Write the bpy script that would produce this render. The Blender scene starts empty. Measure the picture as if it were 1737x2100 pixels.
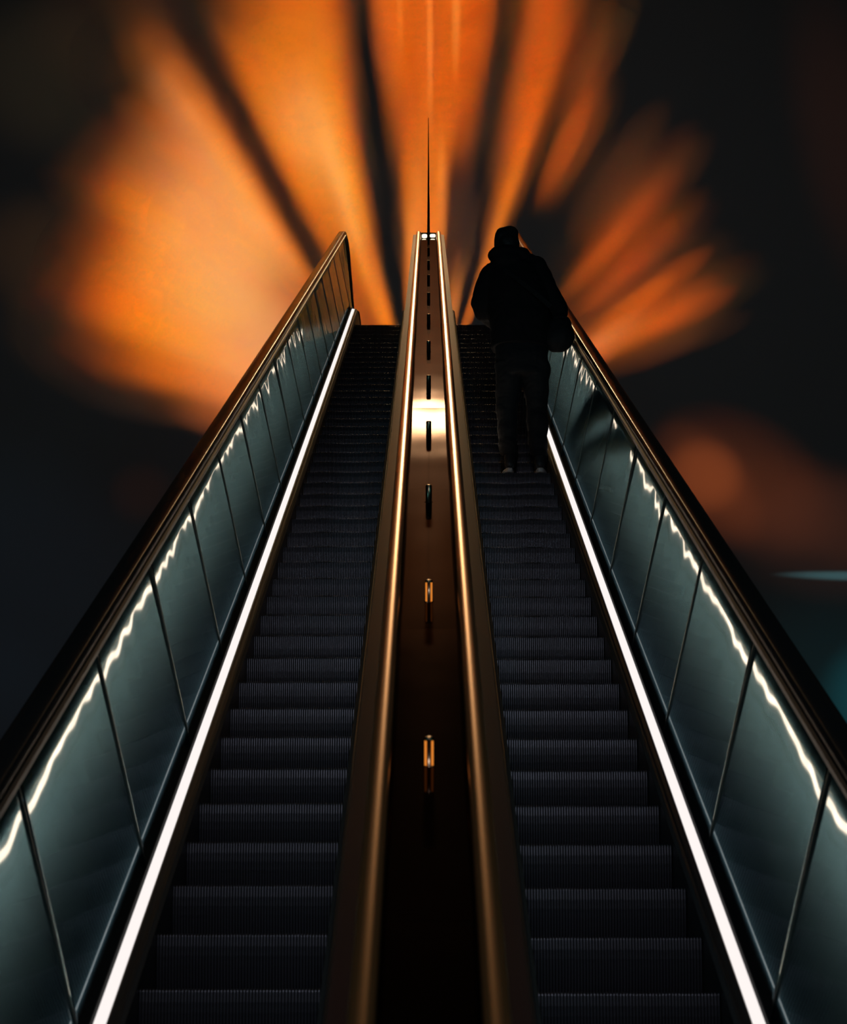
import bpy, bmesh, math, random
from mathutils import Vector, Matrix, noise

# ------------------------------------------------------------------ camera, world, exposure
K = 0.95                                  # metres per design unit
ALPHA = math.radians(30.0)                # incline of the escalators
CA, SA = math.cos(ALPHA), math.sin(ALPHA)
EYE = Vector((0.0, 0.0, 1.60))            # eye of a person standing on the lower floor
FPX = 4480.0
TH = math.atan(850.0 / FPX)

scene = bpy.context.scene
COL = scene.collection
cam_d = bpy.data.cameras.new('camera')
cam_d.sensor_fit = 'VERTICAL'
cam_d.sensor_height = 36.0
cam_d.sensor_width = 36.0
cam_d.lens = 36.0 * FPX / 2100.0
cam_d.clip_start = 0.1
cam_d.clip_end = 300
cam_d.dof.use_dof = True
cam_d.dof.focus_distance = 17.0
cam_d.dof.aperture_fstop = 7.0
cam = bpy.data.objects.new('camera', cam_d)
COL.objects.link(cam)
cam.location = EYE
cam.rotation_euler = (math.radians(90) + ALPHA - TH, 0, math.atan(11.5 / FPX))
scene.camera = cam

scene.view_settings.view_transform = 'Standard'
scene.view_settings.look = 'None'
scene.view_settings.exposure = 0.0
scene.view_settings.gamma = 1.0
scene.view_settings.use_curve_mapping = False

scene.cycles.max_bounces = 5
scene.cycles.diffuse_bounces = 2
scene.cycles.glossy_bounces = 4
scene.cycles.light_sampling_threshold = 0.02
scene.cycles.use_adaptive_sampling = True
scene.cycles.adaptive_threshold = 0.04
scene.cycles.use_denoising = True

world = bpy.data.worlds.new('night')
scene.world = world
world.use_nodes = True
bg = world.node_tree.nodes['Background']
bg.inputs[0].default_value = (0.55, 0.8, 1.0, 1)
bg.inputs[1].default_value = 0.010


def P(x, u, h):
    """x sideways, u up along the incline, h square below the eye line of the incline (design units)."""
    return EYE + K * Vector((x, u * CA + h * SA, u * SA - h * CA))


# back wall in metres
WALL_Y = 40.0 * K
ORANGE = (1.0, 0.27, 0.028)


def spot(x, z, ang, length, width, power, col=ORANGE, d=7.0):
    """unseen spot added to draw one long soft streak on the end wall"""
    ld = bpy.data.lights.new('streak_spot', 'SPOT')
    ld.color = col
    ha = math.atan(max(length, width) / 2 / d)
    ld.spot_size = 2 * ha
    ld.spot_blend = 1.0
    ld.shadow_soft_size = 0.03
    ld.energy = power
    o = bpy.data.objects.new('streak_spot', ld)
    COL.objects.link(o)
    o.location = (x, WALL_Y - d, z)
    # spot points along local -Z; rotate so that it looks along +Y, roll by ang (radians from vertical, clockwise)
    o.rotation_mode = 'QUATERNION'
    look = Matrix.Rotation(math.radians(90), 4, 'X')       # -Z -> +Y, local Y -> +Z
    roll = Matrix.Rotation(ang, 4, 'Y')
    o.rotation_quaternion = (roll @ look).to_quaternion()
    o.scale = (width / max(length, width), 1.0, 1.0)
    return o


def area(name, loc, target, sx, sy, power, col, spread=180):
    ld = bpy.data.lights.new(name, 'AREA')
    ld.shape = 'RECTANGLE'
    ld.size, ld.size_y = sx, sy
    ld.energy = power
    ld.color = col
    ld.spread = math.radians(spread)
    o = bpy.data.objects.new(name, ld)
    COL.objects.link(o)
    o.location = loc
    d = Vector(target) - Vector(loc)
    o.rotation_euler = d.to_track_quat('-Z', 'Y').to_euler()
    return o


#@@LIGHTS
# added streak and glow spots: wall x, wall z (m), roll (deg, + leans right), length, width (m), power, colour
STREAKS = [
    (-4.68, 18.64, -60.3, 4.69, 2.2, 1148.09, (1, 0.208, 0.00588)),
    (-4.63, 21.04, -42.1, 4.69, 2.71, 956.18, (1, 0.266, 0)),
    (-3.75, 20.07, -42.1, 4.69, 2.2, 795.44, (1, 0.389, 0.075)),
    (-0.56, 25.3, -2.8, 3.94, 1.46, 1402.25, (1, 0.146, 0)),
    (-4.27, 19.39, -51.1, 4.69, 2.2, 709.88, (1, 0.537, 0.141)),
    (-1.92, 23.04, -14.5, 3.94, 1.16, 1321.25, (1, 0.266, 0.00464)),
    (-3.28, 18.59, -51.1, 4.69, 1.69, 894.28, (1, 0.391, 0.126)),
    (-2.99, 20.36, -33.7, 3.94, 0.87, 1125.98, (1, 0.293, 0.0249)),
    (-3.6, 18.02, -60.3, 4.69, 1.69, 766.87, (1, 0.389, 0.0904)),
    (-1.68, 22.11, -14.5, 3.94, 1.02, 940.21, (1, 0.256, 0)),
    (-3.5, 21.13, -33.7, 3.94, 1.02, 723.29, (1, 0.445, 0.0996)),
    (-0.15, 22.35, -0.5, 3.94, 1.02, 994.23, (1, 0.178, 0)),
    (-4.54, 22.69, -33.7, 3.94, 1.31, 689.84, (1, 0.301, 0.0473)),
    (0.43, 23.3, 4.2, 3.94, 1.16, 900.03, (1, 0.155, 0)),
    (4.13, 18.69, 57.8, 3.94, 0.87, 853.82, (1, 0.111, 0)),
    (0.21, 20.96, 3.6, 3.38, 0.42, 1307.98, (1, 0.235, 0.0197)),
    (-2.76, 22.71, -21.6, 3.94, 1.16, 720.09, (1, 0.377, 0.0263)),
    (-2.78, 24.83, -16.9, 3.94, 1.46, 842.52, (1, 0.156, 0)),
    (-3.9, 20.78, -38.6, 3.94, 1.02, 622.04, (1, 0.35, 0.0682)),
    (-2.48, 22.84, -19.3, 3.94, 1.16, 517.73, (1, 0.413, 0.0588)),
    (-3.11, 23.61, -21.6, 3.94, 1.31, 710.06, (1, 0.247, 0.0125)),
    (-1.44, 21.19, -14.5, 2.44, 0.56, 1048.83, (1, 0.341, 0.0153)),
    (-2.17, 23.99, -14.5, 3.94, 1.31, 553.58, (1, 0.297, 0.00794)),
    (-2.4, 21.83, -21.6, 3.94, 1.02, 685.17, (1, 0.276, 0)),
    (-5.26, 20.58, -48.6, 3.94, 1.16, 717.28, (1, 0.294, 0)),
    (-2.88, 19.11, -42.1, 4.69, 1.69, 434.69, (1, 0.35, 0.191)),
    (-0.61, 26.31, -2.8, 3.94, 1.61, 946.64, (1, 0.179, 0.0083)),
    (-4.08, 20.59, -41.1, 3.94, 1.02, 569.42, (1, 0.382, 0.119)),
    (-5.33, 18.58, -64, 3.94, 1.02, 625.97, (1, 0.18, 0)),
    (-3.13, 24.69, -19.3, 3.94, 1.46, 673.78, (1, 0.187, 0)),
    (-0.51, 24.3, -2.8, 3.94, 1.31, 605.07, (1, 0.164, 0)),
    (-1.85, 21.04, -19.3, 3.94, 0.87, 822.98, (1, 0.215, 0.0105)),
    (-1.44, 21.19, -14.5, 3.94, 0.87, 836.79, (1, 0.236, 0)),
    (0.95, 25.23, 6.5, 2.44, 0.93, 958.9, (1, 0.148, 0)),
    (-4.02, 21.91, -33.7, 3.94, 1.16, 415.45, (1, 0.595, 0.179)),
    (0.07, 18.8, 3.6, 5.63, 0.24, 1366.45, (1, 0.269, 0.0354)),
    (-2.2, 22.95, -16.9, 3.94, 1.16, 528.99, (1, 0.464, 0.153)),
    (-4.8, 22.47, -36.1, 3.94, 1.31, 579.14, (1, 0.186, 0.015)),
    (-2.26, 26.04, -12.2, 3.94, 1.61, 716.24, (1, 0.144, 0)),
    (0.84, 24.24, 6.5, 2.44, 0.84, 893.23, (1, 0.153, 0.00199)),
    (-4.87, 19.54, -53.7, 3.94, 1.02, 649.7, (1, 0.325, 0)),
    (-2.05, 25.06, -12.2, 3.94, 1.46, 586.88, (1, 0.188, 0.0076)),
    (2.43, 24.87, 16, 3.94, 1.46, 397.62, (1, 0.0982, 0)),
    (-0.14, 20.45, -0.5, 3.94, 0.72, 622.24, (1, 0.296, 0.0481)),
    (-5.41, 18.33, -66.6, 3.94, 1.02, 726.85, (1, 0.166, 0)),
    (0.71, 18.66, 17.1, 5.63, 0.24, 1382.72, (1, 0.215, 0.015)),
    (-3.78, 22.09, -31.3, 2.44, 0.74, 821.14, (1, 0.227, 0)),
    (-5.23, 18.83, -61.4, 3.94, 1.02, 530.55, (1, 0.191, 0)),
    (-5, 19.3, -56.2, 3.94, 1.02, 424.8, (1, 0.431, 0.0421)),
    (2.7, 22.51, 23.4, 3.38, 0.6, 797.56, (1, 0.115, 0)),
    (3.91, 19.08, 52.7, 2.44, 0.56, 957.87, (1, 0.146, 0.00322)),
    (-5.05, 22.23, -38.6, 3.94, 1.31, 470.03, (1, 0.25, 0.0387)),
    (-2.42, 24.95, -14.5, 3.94, 1.46, 368.16, (1, 0.189, 0)),
    (-0.31, 19.51, -3.4, 5.63, 0.3, 758.27, (1, 0.295, 0.0253)),
    (-4.77, 23.73, -31.3, 2.44, 0.93, 705.65, (1, 0.217, 0.0207)),
    (-3.23, 23.19, -23.6, 5.63, 0.66, 562.47, (1, 0.199, 0)),
    (-2.17, 21.93, -19.3, 3.94, 1.02, 595.3, (1, 0.266, 0.0395)),
    (-4.73, 19.76, -51.1, 3.94, 1.02, 470.05, (1, 0.299, 0)),
    (1.89, 22.98, 16, 2.44, 0.74, 719.79, (1, 0.112, 0)),
    (-4.88, 21.06, -43.6, 3.94, 1.16, 452.78, (1, 0.251, 0.0651)),
    (-0.46, 23.31, -2.8, 3.94, 1.16, 607, (1, 0.182, 0.00217)),
    (-1.55, 20.16, -19.3, 3.94, 0.72, 700.36, (1, 0.193, 0)),
    (-3.83, 17.4, -69.7, 4.69, 1.69, 394.99, (1, 0.225, 0)),
    (-5.43, 20.32, -51.1, 3.94, 1.16, 550.31, (1, 0.14, 0)),
    (0.58, 25.28, 4.2, 2.44, 0.93, 750.79, (1, 0.116, 0.000928)),
    (-0.27, 19.51, -2.8, 3.94, 0.57, 1041.9, (1, 0.228, 0.0196)),
    (2.15, 23.92, 16, 3.94, 1.31, 589.53, (1, 0.213, 0)),
    (-2.31, 17.81, -51.1, 4.69, 1.18, 859.85, (1, 0.323, 0.112)),
    (-4.28, 22.9, -31.3, 2.44, 0.84, 622.92, (1, 0.218, 0.0045)),
    (-3.3, 21.29, -31.3, 2.44, 0.65, 737.06, (1, 0.171, 0)),
    (-2.53, 17.41, -60.3, 4.69, 1.18, 714.5, (1, 0.425, 0.188)),
    (-0, 24.75, 0.7, 3.38, 0.72, 742.48, (1, 0.179, 0.0127)),
    (-2.49, 19.61, -33.7, 3.94, 0.72, 668.62, (1, 0.134, 0)),
    (0.4, 23.96, 3.6, 5.63, 0.66, 563.52, (1, 0.189, 0)),
    (-1.11, 19.34, -16.9, 3.94, 0.57, 630.88, (1, 0.251, 0)),
    (1.89, 22.98, 16, 3.94, 1.16, 384.3, (1, 0.0968, 0)),
    (-4.76, 17.55, -71.8, 3.94, 0.87, 566.67, (1, 0.161, 0)),
    (-4.77, 23.73, -31.3, 3.94, 1.46, 341.49, (1, 0.267, 0.0545)),
    (-4.28, 22.9, -31.3, 3.94, 1.31, 360.53, (1, 0.179, 0.0199)),
    (-0.15, 21.39, -0.5, 3.94, 0.87, 355.34, (1, 0.218, 0)),
    (-2.48, 27.05, -12.2, 3.94, 1.75, 1051.57, (1, 0.182, 0.00434)),
    (-3.78, 22.09, -31.3, 3.94, 1.16, 409.99, (1, 0.214, 0.039)),
    (-0.21, 20.24, -1.4, 5.63, 0.36, 337.62, (1, 0.369, 0.0844)),
    (3.8, 20.66, 40.1, 3.94, 1.02, 422.41, (1, 0.104, 0)),
    (-2.7, 16.99, -69.7, 4.69, 1.18, 778.28, (1, 0.283, 0.00883)),
    (-5.08, 20.82, -46.1, 3.94, 1.16, 443.36, (1, 0.214, 0)),
    (0.01, 19.52, 1.9, 2.44, 0.37, 625.87, (1, 0.176, 0)),
    (-2.9, 19.23, -41.1, 3.94, 0.72, 458.26, (1, 0.226, 0.0445)),
    (1.55, 21.41, 17.1, 3.38, 0.48, 528.02, (1, 0.228, 0)),
    (-2.8, 23.75, -19.3, 3.94, 1.31, 320.22, (1, 0.203, 0)),
    (-0.73, 18.72, -13.1, 5.63, 0.24, 767.66, (1, 0.193, 0)),
    (3.91, 19.08, 52.7, 3.94, 0.87, 301.31, (1, 0.103, 0)),
    (1.62, 22.06, 16, 2.44, 0.65, 577.64, (1, 0.169, 0)),
    (0.07, 21.39, 1.9, 2.44, 0.56, 601.37, (1, 0.202, 0.00194)),
    (-0.36, 21.38, -2.8, 2.44, 0.56, 867.19, (1, 0.184, 0)),
    (0.02, 26.33, 0.7, 3.38, 0.84, 629.85, (1, 0.143, 0)),
    (-2.2, 22.95, -16.9, 2.44, 0.74, 554.88, (1, 0.344, 0.0639)),
    (-5.73, 19.8, -56.2, 2.44, 0.74, 613.42, (1, 0.124, 0)),
    (-3.33, 20.07, -38.6, 2.44, 0.56, 506.11, (1, 0.436, 0.0928)),
    (0.58, 25.28, 4.2, 3.94, 1.46, 288.42, (1, 0.0167, 0.00337)),
    (-3.78, 19.57, -46.1, 2.44, 0.56, 542.15, (1, 0.258, 0)),
    (-0.13, 19.52, -0.5, 3.94, 0.57, 481.12, (1, 0.198, 0.0225)),
    (-0.97, 19.39, -14.5, 2.44, 0.37, 729.21, (1, 0.193, 0)),
    (-1.84, 24.08, -12.2, 3.94, 1.31, 354.7, (1, 0.27, 0.0577)),
    (-3.47, 24.53, -21.6, 3.94, 1.46, 302.45, (1, 0.198, 0)),
    (-5.58, 20.06, -53.7, 2.44, 0.74, 414.94, (1, 0.107, 0)),
    (-3.7, 20.96, -36.1, 3.94, 1.02, 178.04, (1, 0.538, 0.312)),
    (-0.04, 21.71, 0.7, 5.63, 0.48, 433.78, (1, 0.0897, 0)),
    (0.73, 27.32, 4.2, 3.94, 1.75, 1217.07, (1, 0.129, 0)),
    (0.04, 20.45, 1.9, 2.44, 0.46, 606.49, (1, 0.189, 0.00906)),
    (-5.12, 19.07, -58.8, 3.94, 1.02, 300.58, (1, 0.256, 0.0234)),
    (-3.46, 25.63, -19.3, 3.94, 1.61, 70.46, (1, 0.204, 0)),
    (4.98, 18.91, 60.4, 2.44, 0.65, 429.41, (1, 0.0928, 0)),
    (1.36, 21.15, 16, 2.44, 0.56, 465.24, (1, 0.184, 0.00149)),
    (-2.63, 21.83, -23.6, 5.63, 0.54, 247.71, (1, 0.256, 0)),
    (-1.99, 25.3, -11.5, 5.63, 0.78, 276.47, (1, 0.165, 0)),
    (-2.78, 24.83, -16.9, 2.44, 0.93, 552.94, (1, 0.212, 0)),
    (-0.01, 23.98, 0.7, 3.38, 0.66, 369.38, (1, 0.159, 6.54e-05)),
    (-1.65, 21.12, -16.9, 2.44, 0.56, 398.66, (1, 0.627, 0.175)),
    (-0.12, 18.6, -0.5, 2.44, 0.27, 878.18, (1, 0.269, 0.0285)),
    (1.34, 20.71, 17.1, 3.38, 0.42, 461.04, (1, 0.206, 0)),
    (-2.82, 20.5, -31.3, 2.44, 0.56, 504.25, (1, 0.15, 0)),
    (-3.25, 18.81, -48.6, 3.94, 0.72, 360.48, (1, 0.271, 0.0179)),
    (-5.52, 21.72, -43.6, 3.94, 1.31, 233.69, (1, 0.227, 0.0418)),
    (2.6, 17.9, 55.3, 3.94, 0.57, 681.83, (1, 0.169, 0.0427)),
    (2.07, 24.99, 13.6, 2.44, 0.93, 327.84, (1, 0.00495, 0)),
    (-5.99, 19.24, -61.4, 3.94, 1.16, 199.63, (1, 0.148, 0)),
    (0.55, 26.3, 3.6, 5.63, 0.84, 307.5, (1, 0.325, 0.0195)),
    (-2.48, 22.84, -19.3, 2.44, 0.74, 266.63, (1, 0.208, 0.0919)),
    (0.73, 23.26, 6.5, 2.44, 0.74, 399.15, (1, 0.148, 0)),
    (0.2, 25.3, 1.9, 2.44, 0.93, 260.47, (1, 0.211, 0)),
    (-5.87, 19.52, -58.8, 3.94, 1.16, 221.63, (1, 0.135, 0)),
    (-2.49, 23.88, -16.9, 3.94, 1.31, 52.02, (1, 0.58, 0.257)),
    (-1.21, 20.28, -14.5, 2.44, 0.46, 453.75, (1, 0.124, 0)),
    (-3.47, 24.53, -21.6, 2.44, 0.93, 293.27, (1, 0.121, 0.00237)),
    (3.22, 19.97, 40.1, 2.44, 0.56, 474.03, (1, 0.146, 0.00666)),
    (-3.63, 19.74, -43.6, 2.44, 0.56, 435.32, (1, 0.309, 0.0106)),
    (-0.33, 18.59, -5.1, 2.44, 0.27, 1000.63, (1, 0.274, 0.0424)),
    (2.3, 25.97, 13.6, 2.44, 1.03, 399.17, (1, 0.0913, 0)),
    (-3.3, 21.29, -31.3, 3.94, 1.02, 245.39, (1, 0.214, 0.0181)),
    (-4.26, 20.4, -43.6, 3.94, 1.02, 235.56, (1, 0.487, 0.179)),
    (4.61, 19.62, 52.7, 2.44, 0.65, 448.99, (1, 0.129, 0.000536)),
    (-3.96, 17.29, -71.8, 3.94, 0.72, 321.05, (1, 0.293, 0.0342)),
    (1.07, 26.24, 6.5, 2.44, 1.03, 490.85, (1, 0.113, 0.000207)),
    (-5.73, 19.8, -56.2, 3.94, 1.16, 306.36, (1, 0.152, 0)),
    (-2.67, 25.93, -14.5, 2.44, 1.03, 342.63, (1, 0.214, 0.00843)),
    (0.17, 24.3, 1.9, 2.44, 0.84, 362.71, (1, 0.216, 0.00232)),
    (-1.76, 19.84, -23.6, 5.63, 0.36, 406.46, (1, 0.0984, 0.00379)),
    (0.4, 18.54, 11.2, 2.44, 0.27, 872.76, (1, 0.291, 0.0609)),
    (0.23, 26.32, 1.9, 3.38, 0.84, 544.89, (1, 0.124, 0)),
    (1.77, 22.12, 17.1, 3.38, 0.54, 380.19, (1, 0.139, 0)),
    (2.7, 25.84, 16, 3.94, 1.61, 384.36, (1, 0.24, 0.0204)),
    (-5.29, 21.98, -41.1, 3.94, 1.31, 253.58, (1, 0.175, 0.0299)),
    (-4.7, 17.77, -69.2, 3.94, 0.87, 177.82, (1, 0.238, 0)),
    (-5.87, 19.52, -58.8, 2.44, 0.74, 446.61, (1, 0.162, 0)),
    (0.14, 23.32, 1.9, 3.94, 1.16, 32.83, (1, 0, 0)),
    (-6.1, 18.96, -64, 3.94, 1.16, 176.23, (1, 0.136, 0)),
    (2.67, 17.77, 57.8, 3.94, 0.57, 509.94, (1, 0.278, 0.0965)),
    (0.36, 18.76, 9.6, 3.38, 0.24, 536.72, (1, 0.295, 0.0267)),
    (3.52, 19.63, 45.1, 2.44, 0.56, 376.36, (1, 0.103, 0)),
    (-3.72, 18, -61.4, 3.94, 0.72, 307.14, (1, 0.217, 0.0869)),
    (2.3, 25.97, 13.6, 3.94, 1.61, 320.55, (1, 0.205, 0)),
    (-3.79, 26.59, -19.3, 3.94, 1.75, 276.16, (1, 0.129, 0)),
    (-0.75, 18.51, -14.5, 2.44, 0.27, 807.69, (1, 0.219, 0.00501)),
    (-5.56, 17.82, -71.8, 3.94, 1.02, 240.74, (1, 0.155, 0)),
    (3.61, 20.84, 37.6, 3.94, 1.02, 220.68, (1, 0.161, 0)),
    (-2.06, 20.95, -21.6, 2.44, 0.56, 331.98, (1, 0.191, 0.0242)),
    (1.13, 20.02, 17.1, 3.38, 0.36, 454.11, (1, 0.248, 0.016)),
    (-1.63, 23.13, -12.2, 2.44, 0.74, 319.72, (1, 0, 0)),
    (-2.76, 22.71, -21.6, 2.44, 0.74, 251.31, (1, 0.231, 0.154)),
    (0.02, 27.13, 0.7, 3.38, 0.9, 1054.18, (1, 0.187, 0.0105)),
    (-1.17, 27.88, -5.1, 5.63, 0.96, 1113.96, (1, 0.12, 0.00393)),
    (-4.25, 21.71, -36.1, 3.94, 1.16, 139.12, (1, 0.675, 0.302)),
    (-5.08, 23.49, -33.7, 2.44, 0.93, 223.04, (1, 0.325, 0.143)),
    (-1.84, 24.54, -11.5, 3.38, 0.72, 267.63, (1, 0.00328, 0)),
    (-2.4, 21.83, -21.6, 2.44, 0.65, 249.86, (1, 0.0396, 0.016)),
    (-5.94, 21.18, -48.6, 2.44, 0.84, 309.7, (1, 0.0101, 0)),
    (2.15, 23.92, 16, 2.44, 0.84, 394.11, (1, 0.121, 0)),
    (2.43, 24.87, 16, 2.44, 0.93, 269.44, (1, 0, 0)),
    (-5.05, 22.23, -38.6, 2.44, 0.84, 197.91, (1, 0.46, 0.133)),
    (-2.76, 19.36, -38.6, 2.44, 0.46, 393.8, (1, 0.162, 0.00424)),
    (-3.11, 23.61, -21.6, 2.44, 0.84, 195.76, (1, 0, 0.0536)),
    (-2.67, 25.93, -14.5, 3.94, 1.61, 133.5, (1, 0.341, 0.0579)),
    (-3.2, 16.89, -74.5, 3.94, 0.57, 390.31, (1, 0.308, 0.162)),
    (2.98, 24.05, 21, 3.38, 0.72, 187.28, (1, 0.0736, 0)),
    (-1.24, 19.29, -19.3, 3.94, 0.57, 563.97, (1, 0.137, 0.0255)),
    (-3.13, 26.61, -16, 3.38, 0.9, 471.48, (1, 0.0883, 0)),
    (-5.94, 21.18, -48.6, 3.94, 1.31, 155.02, (1, 0.294, 0.0514)),
    (0.31, 22.44, 3.6, 3.38, 0.54, 263.45, (1, 0.145, 0)),
    (-4.76, 17.55, -71.8, 2.44, 0.56, 343.97, (1, 0.0963, 0)),
    (-5.26, 20.58, -48.6, 2.44, 0.74, 199.14, (1, 0.408, 0.0248)),
    (0.35, 23.19, 3.6, 3.38, 0.6, 358.87, (1, 0.198, 0)),
    (-3.36, 26.76, -16.9, 2.44, 1.12, 859.37, (1, 0.171, 0.000392)),
    (1.18, 25.43, 7.8, 3.38, 0.78, 231.82, (1, 0.206, 0.00689)),
    (-3.91, 17.47, -69.2, 3.94, 0.72, 180.24, (1, 0.278, 0.103)),
    (0.18, 24.75, 1.9, 3.38, 0.72, 418.41, (1, 0.0886, 0)),
    (4.15, 20.26, 45.1, 2.44, 0.65, 296.2, (1, 0.0839, 0)),
    (-3.85, 17.65, -66.6, 3.94, 0.72, 205.33, (1, 0.246, 0.152)),
    (-0.16, 23.32, -0.5, 3.94, 1.16, 220.43, (1, 0.0589, 0)),
    (-4.88, 21.06, -43.6, 2.44, 0.74, 190.9, (1, 0.462, 0.0871)),
    (-5.49, 18.07, -69.2, 3.94, 1.02, 189.49, (1, 0.163, 0)),
    (-3.83, 24.59, -23.6, 3.38, 0.78, 74.32, (1, 0.0583, 0)),
    (-1.06, 19.36, -16, 3.38, 0.3, 279.07, (1, 0.341, 0)),
    (-5.43, 20.32, -51.1, 2.44, 0.74, 235.31, (1, 0.00611, 0)),
    (-0.97, 19.39, -14.5, 3.94, 0.57, 460.24, (1, 0.266, 0.0324)),
    (4.15, 20.26, 45.1, 3.94, 1.02, 251.06, (1, 0.21, 0.0107)),
    (-1.38, 20.23, -16.9, 3.94, 0.72, 4.63, (0, 1, 0)),
    (-1.65, 21.12, -16.9, 3.94, 0.87, 140.36, (1, 0.413, 0)),
    (3.65, 19.45, 47.6, 2.44, 0.56, 286.39, (1, 0.0719, 0)),
    (-2.82, 20.5, -31.3, 3.94, 0.87, 173.46, (1, 0.27, 0.0394)),
    (-5.28, 24.56, -31.3, 2.44, 1.03, 228.4, (1, 0.172, 0)),
    (3.8, 20.66, 40.1, 2.44, 0.65, 290.48, (1, 0.0649, 0)),
    (2.96, 22.37, 25.8, 3.38, 0.6, 254.38, (1, 0.11, 0)),
    (-3.02, 17.46, -64, 3.94, 0.57, 382.85, (1, 0.189, 0.107)),
    (-5.73, 21.46, -46.1, 3.94, 1.31, 155.9, (1, 0.262, 0.0488)),
    (4.02, 18.89, 55.3, 3.94, 0.87, 138.19, (1, 0.155, 0)),
    (-5.08, 20.82, -46.1, 2.44, 0.74, 220.52, (1, 0.347, 0.0434)),
    (-0.27, 18.8, -3.4, 5.63, 0.24, 262.73, (1, 0.207, 0.0481)),
    (0.45, 18.74, 11.5, 3.38, 0.24, 438.65, (1, 0.291, 0.0182)),
    (-1.92, 22.03, -16.9, 2.44, 0.65, 102.61, (1, 0.8, 0.189)),
    (2.21, 23.55, 17.1, 3.38, 0.66, 164.32, (1, 0.125, 0.0117)),
    (-0.14, 20.45, -0.5, 2.44, 0.46, 354.98, (1, 0.328, 0.0353)),
    (0.3, 18.57, 8.9, 3.94, 0.43, 422.48, (1, 0.226, 0.0191)),
    (-3.02, 22.58, -24, 2.44, 0.74, 243.97, (1, 0.00576, 0)),
    (3.4, 18.23, 57.8, 3.94, 0.72, 174.31, (1, 0.552, 0.0173)),
    (-3.64, 18.17, -58.8, 3.94, 0.72, 187.29, (1, 0.148, 0.113)),
    (-0.46, 23.31, -2.8, 2.44, 0.74, 186.62, (1, 0, 0)),
    (-3.9, 20.78, -38.6, 2.44, 0.65, 266.4, (1, 0.206, 0.0034)),
    (-4.58, 19.98, -48.6, 3.94, 1.02, 84.58, (0.684, 0.643, 1)),
    (-5.08, 23.49, -33.7, 3.94, 1.46, 78.93, (1, 0.465, 0.0778)),
    (-0.66, 27.34, -2.8, 3.94, 1.75, 566.57, (1, 0, 0)),
    (1.83, 24.02, 13.6, 2.44, 0.84, 183.66, (1, 0.00176, 0)),
    (-2.03, 18.16, -42.1, 4.69, 1.18, 372.92, (1, 0.191, 0.00301)),
    (-2.31, 18.56, -41.1, 3.94, 0.57, 344.55, (1, 0.27, 0.0228)),
    (-1.43, 22.18, -12.2, 2.44, 0.65, 207.42, (1, 0, 0)),
    (0.26, 21.7, 3.6, 3.38, 0.48, 231.9, (1, 0.26, 0.00747)),
    (4.23, 18.48, 60.4, 2.44, 0.56, 173.89, (1, 0.106, 0)),
    (-4.81, 17.33, -74.5, 3.94, 0.87, 157.6, (1, 0.217, 0)),
    (0.65, 26.29, 4.2, 3.94, 1.61, 169.37, (1, 0.281, 0)),
    (-3.25, 16.59, -79.8, 3.94, 0.57, 168.77, (1, 0.134, 0)),
    (-5.73, 21.46, -46.1, 2.44, 0.84, 230.48, (1, 0, 0)),
    (-0.41, 22.34, -2.8, 2.44, 0.65, 181.04, (1, 0.0486, 0)),
    (-3.79, 17.83, -64, 3.94, 0.72, 118.3, (1, 0.459, 0.285)),
    (2.58, 27.55, 13.1, 5.63, 0.96, 537.31, (1, 0.0887, 0)),
    (4.18, 21.57, 37.6, 3.94, 1.16, 134.73, (1, 0.216, 0.0401)),
    (-5.58, 20.06, -53.7, 3.94, 1.16, 228.45, (1, 0.136, 0)),
    (-4.68, 21.28, -41.1, 3.94, 1.16, 54.77, (1, 0.824, 0.857)),
    (-4.54, 22.69, -33.7, 2.44, 0.84, 131.99, (1, 0.344, 0.197)),
    (-1.84, 24.08, -12.2, 2.44, 0.84, 225.1, (1, 0.23, 0)),
    (4.86, 19.15, 57.8, 3.94, 1.02, 120.63, (1, 0.253, 0.0318)),
    (-0.01, 18.8, 1.9, 3.38, 0.24, 649.59, (1, 0.255, 0.0276)),
    (-3.42, 23.46, -24, 2.44, 0.84, 190.24, (1, 0.087, 0)),
    (-4.04, 19.21, -51.1, 2.44, 0.56, 232.34, (1, 0.299, 0)),
    (-3.91, 19.39, -48.6, 2.44, 0.56, 266.05, (1, 0.221, 0)),
    (-2.8, 23.75, -19.3, 2.44, 0.84, 221.97, (1, 0.146, 0)),
    (-1.68, 22.11, -14.5, 2.44, 0.65, 99.06, (0, 1, 0.328)),
    (-2.79, 16.54, -79.3, 4.69, 1.18, 755.38, (1, 0.24, 0.0574)),
    (2.07, 24.99, 13.6, 3.94, 1.46, 79.29, (1, 0.501, 0.025)),
    (-4.47, 21.5, -38.6, 2.44, 0.74, 111.84, (1, 0.739, 0.182)),
    (2.71, 22.63, 23.1, 3.94, 1.16, 169.64, (1, 0.249, 0.00722)),
    (-5.28, 24.56, -31.3, 3.94, 1.61, 105.4, (1, 0.163, 0)),
    (3.25, 24.77, 21, 3.38, 0.78, 252.87, (1, 0.259, 0.0297)),
    (-0.41, 22.34, -2.8, 3.94, 1.02, 146.73, (1, 0.357, 0.106)),
    (3.67, 19.92, 44.1, 4.69, 2.2, 64.36, (1, 0.29, 0)),
    (2.96, 27.43, 15, 5.63, 0.96, 742.05, (1, 0.0376, 0)),
    (-0.85, 18.47, -16.9, 2.44, 0.27, 293.1, (1, 0.138, 0)),
    (-4.81, 17.33, -74.5, 2.44, 0.56, 167.51, (1, 0.235, 0.0343)),
    (-2.25, 20.85, -24, 2.44, 0.56, 216.28, (1, 0.121, 0)),
    (0.15, 19.51, 4.2, 2.44, 0.37, 335.3, (1, 0.2, 0.00236)),
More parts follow.
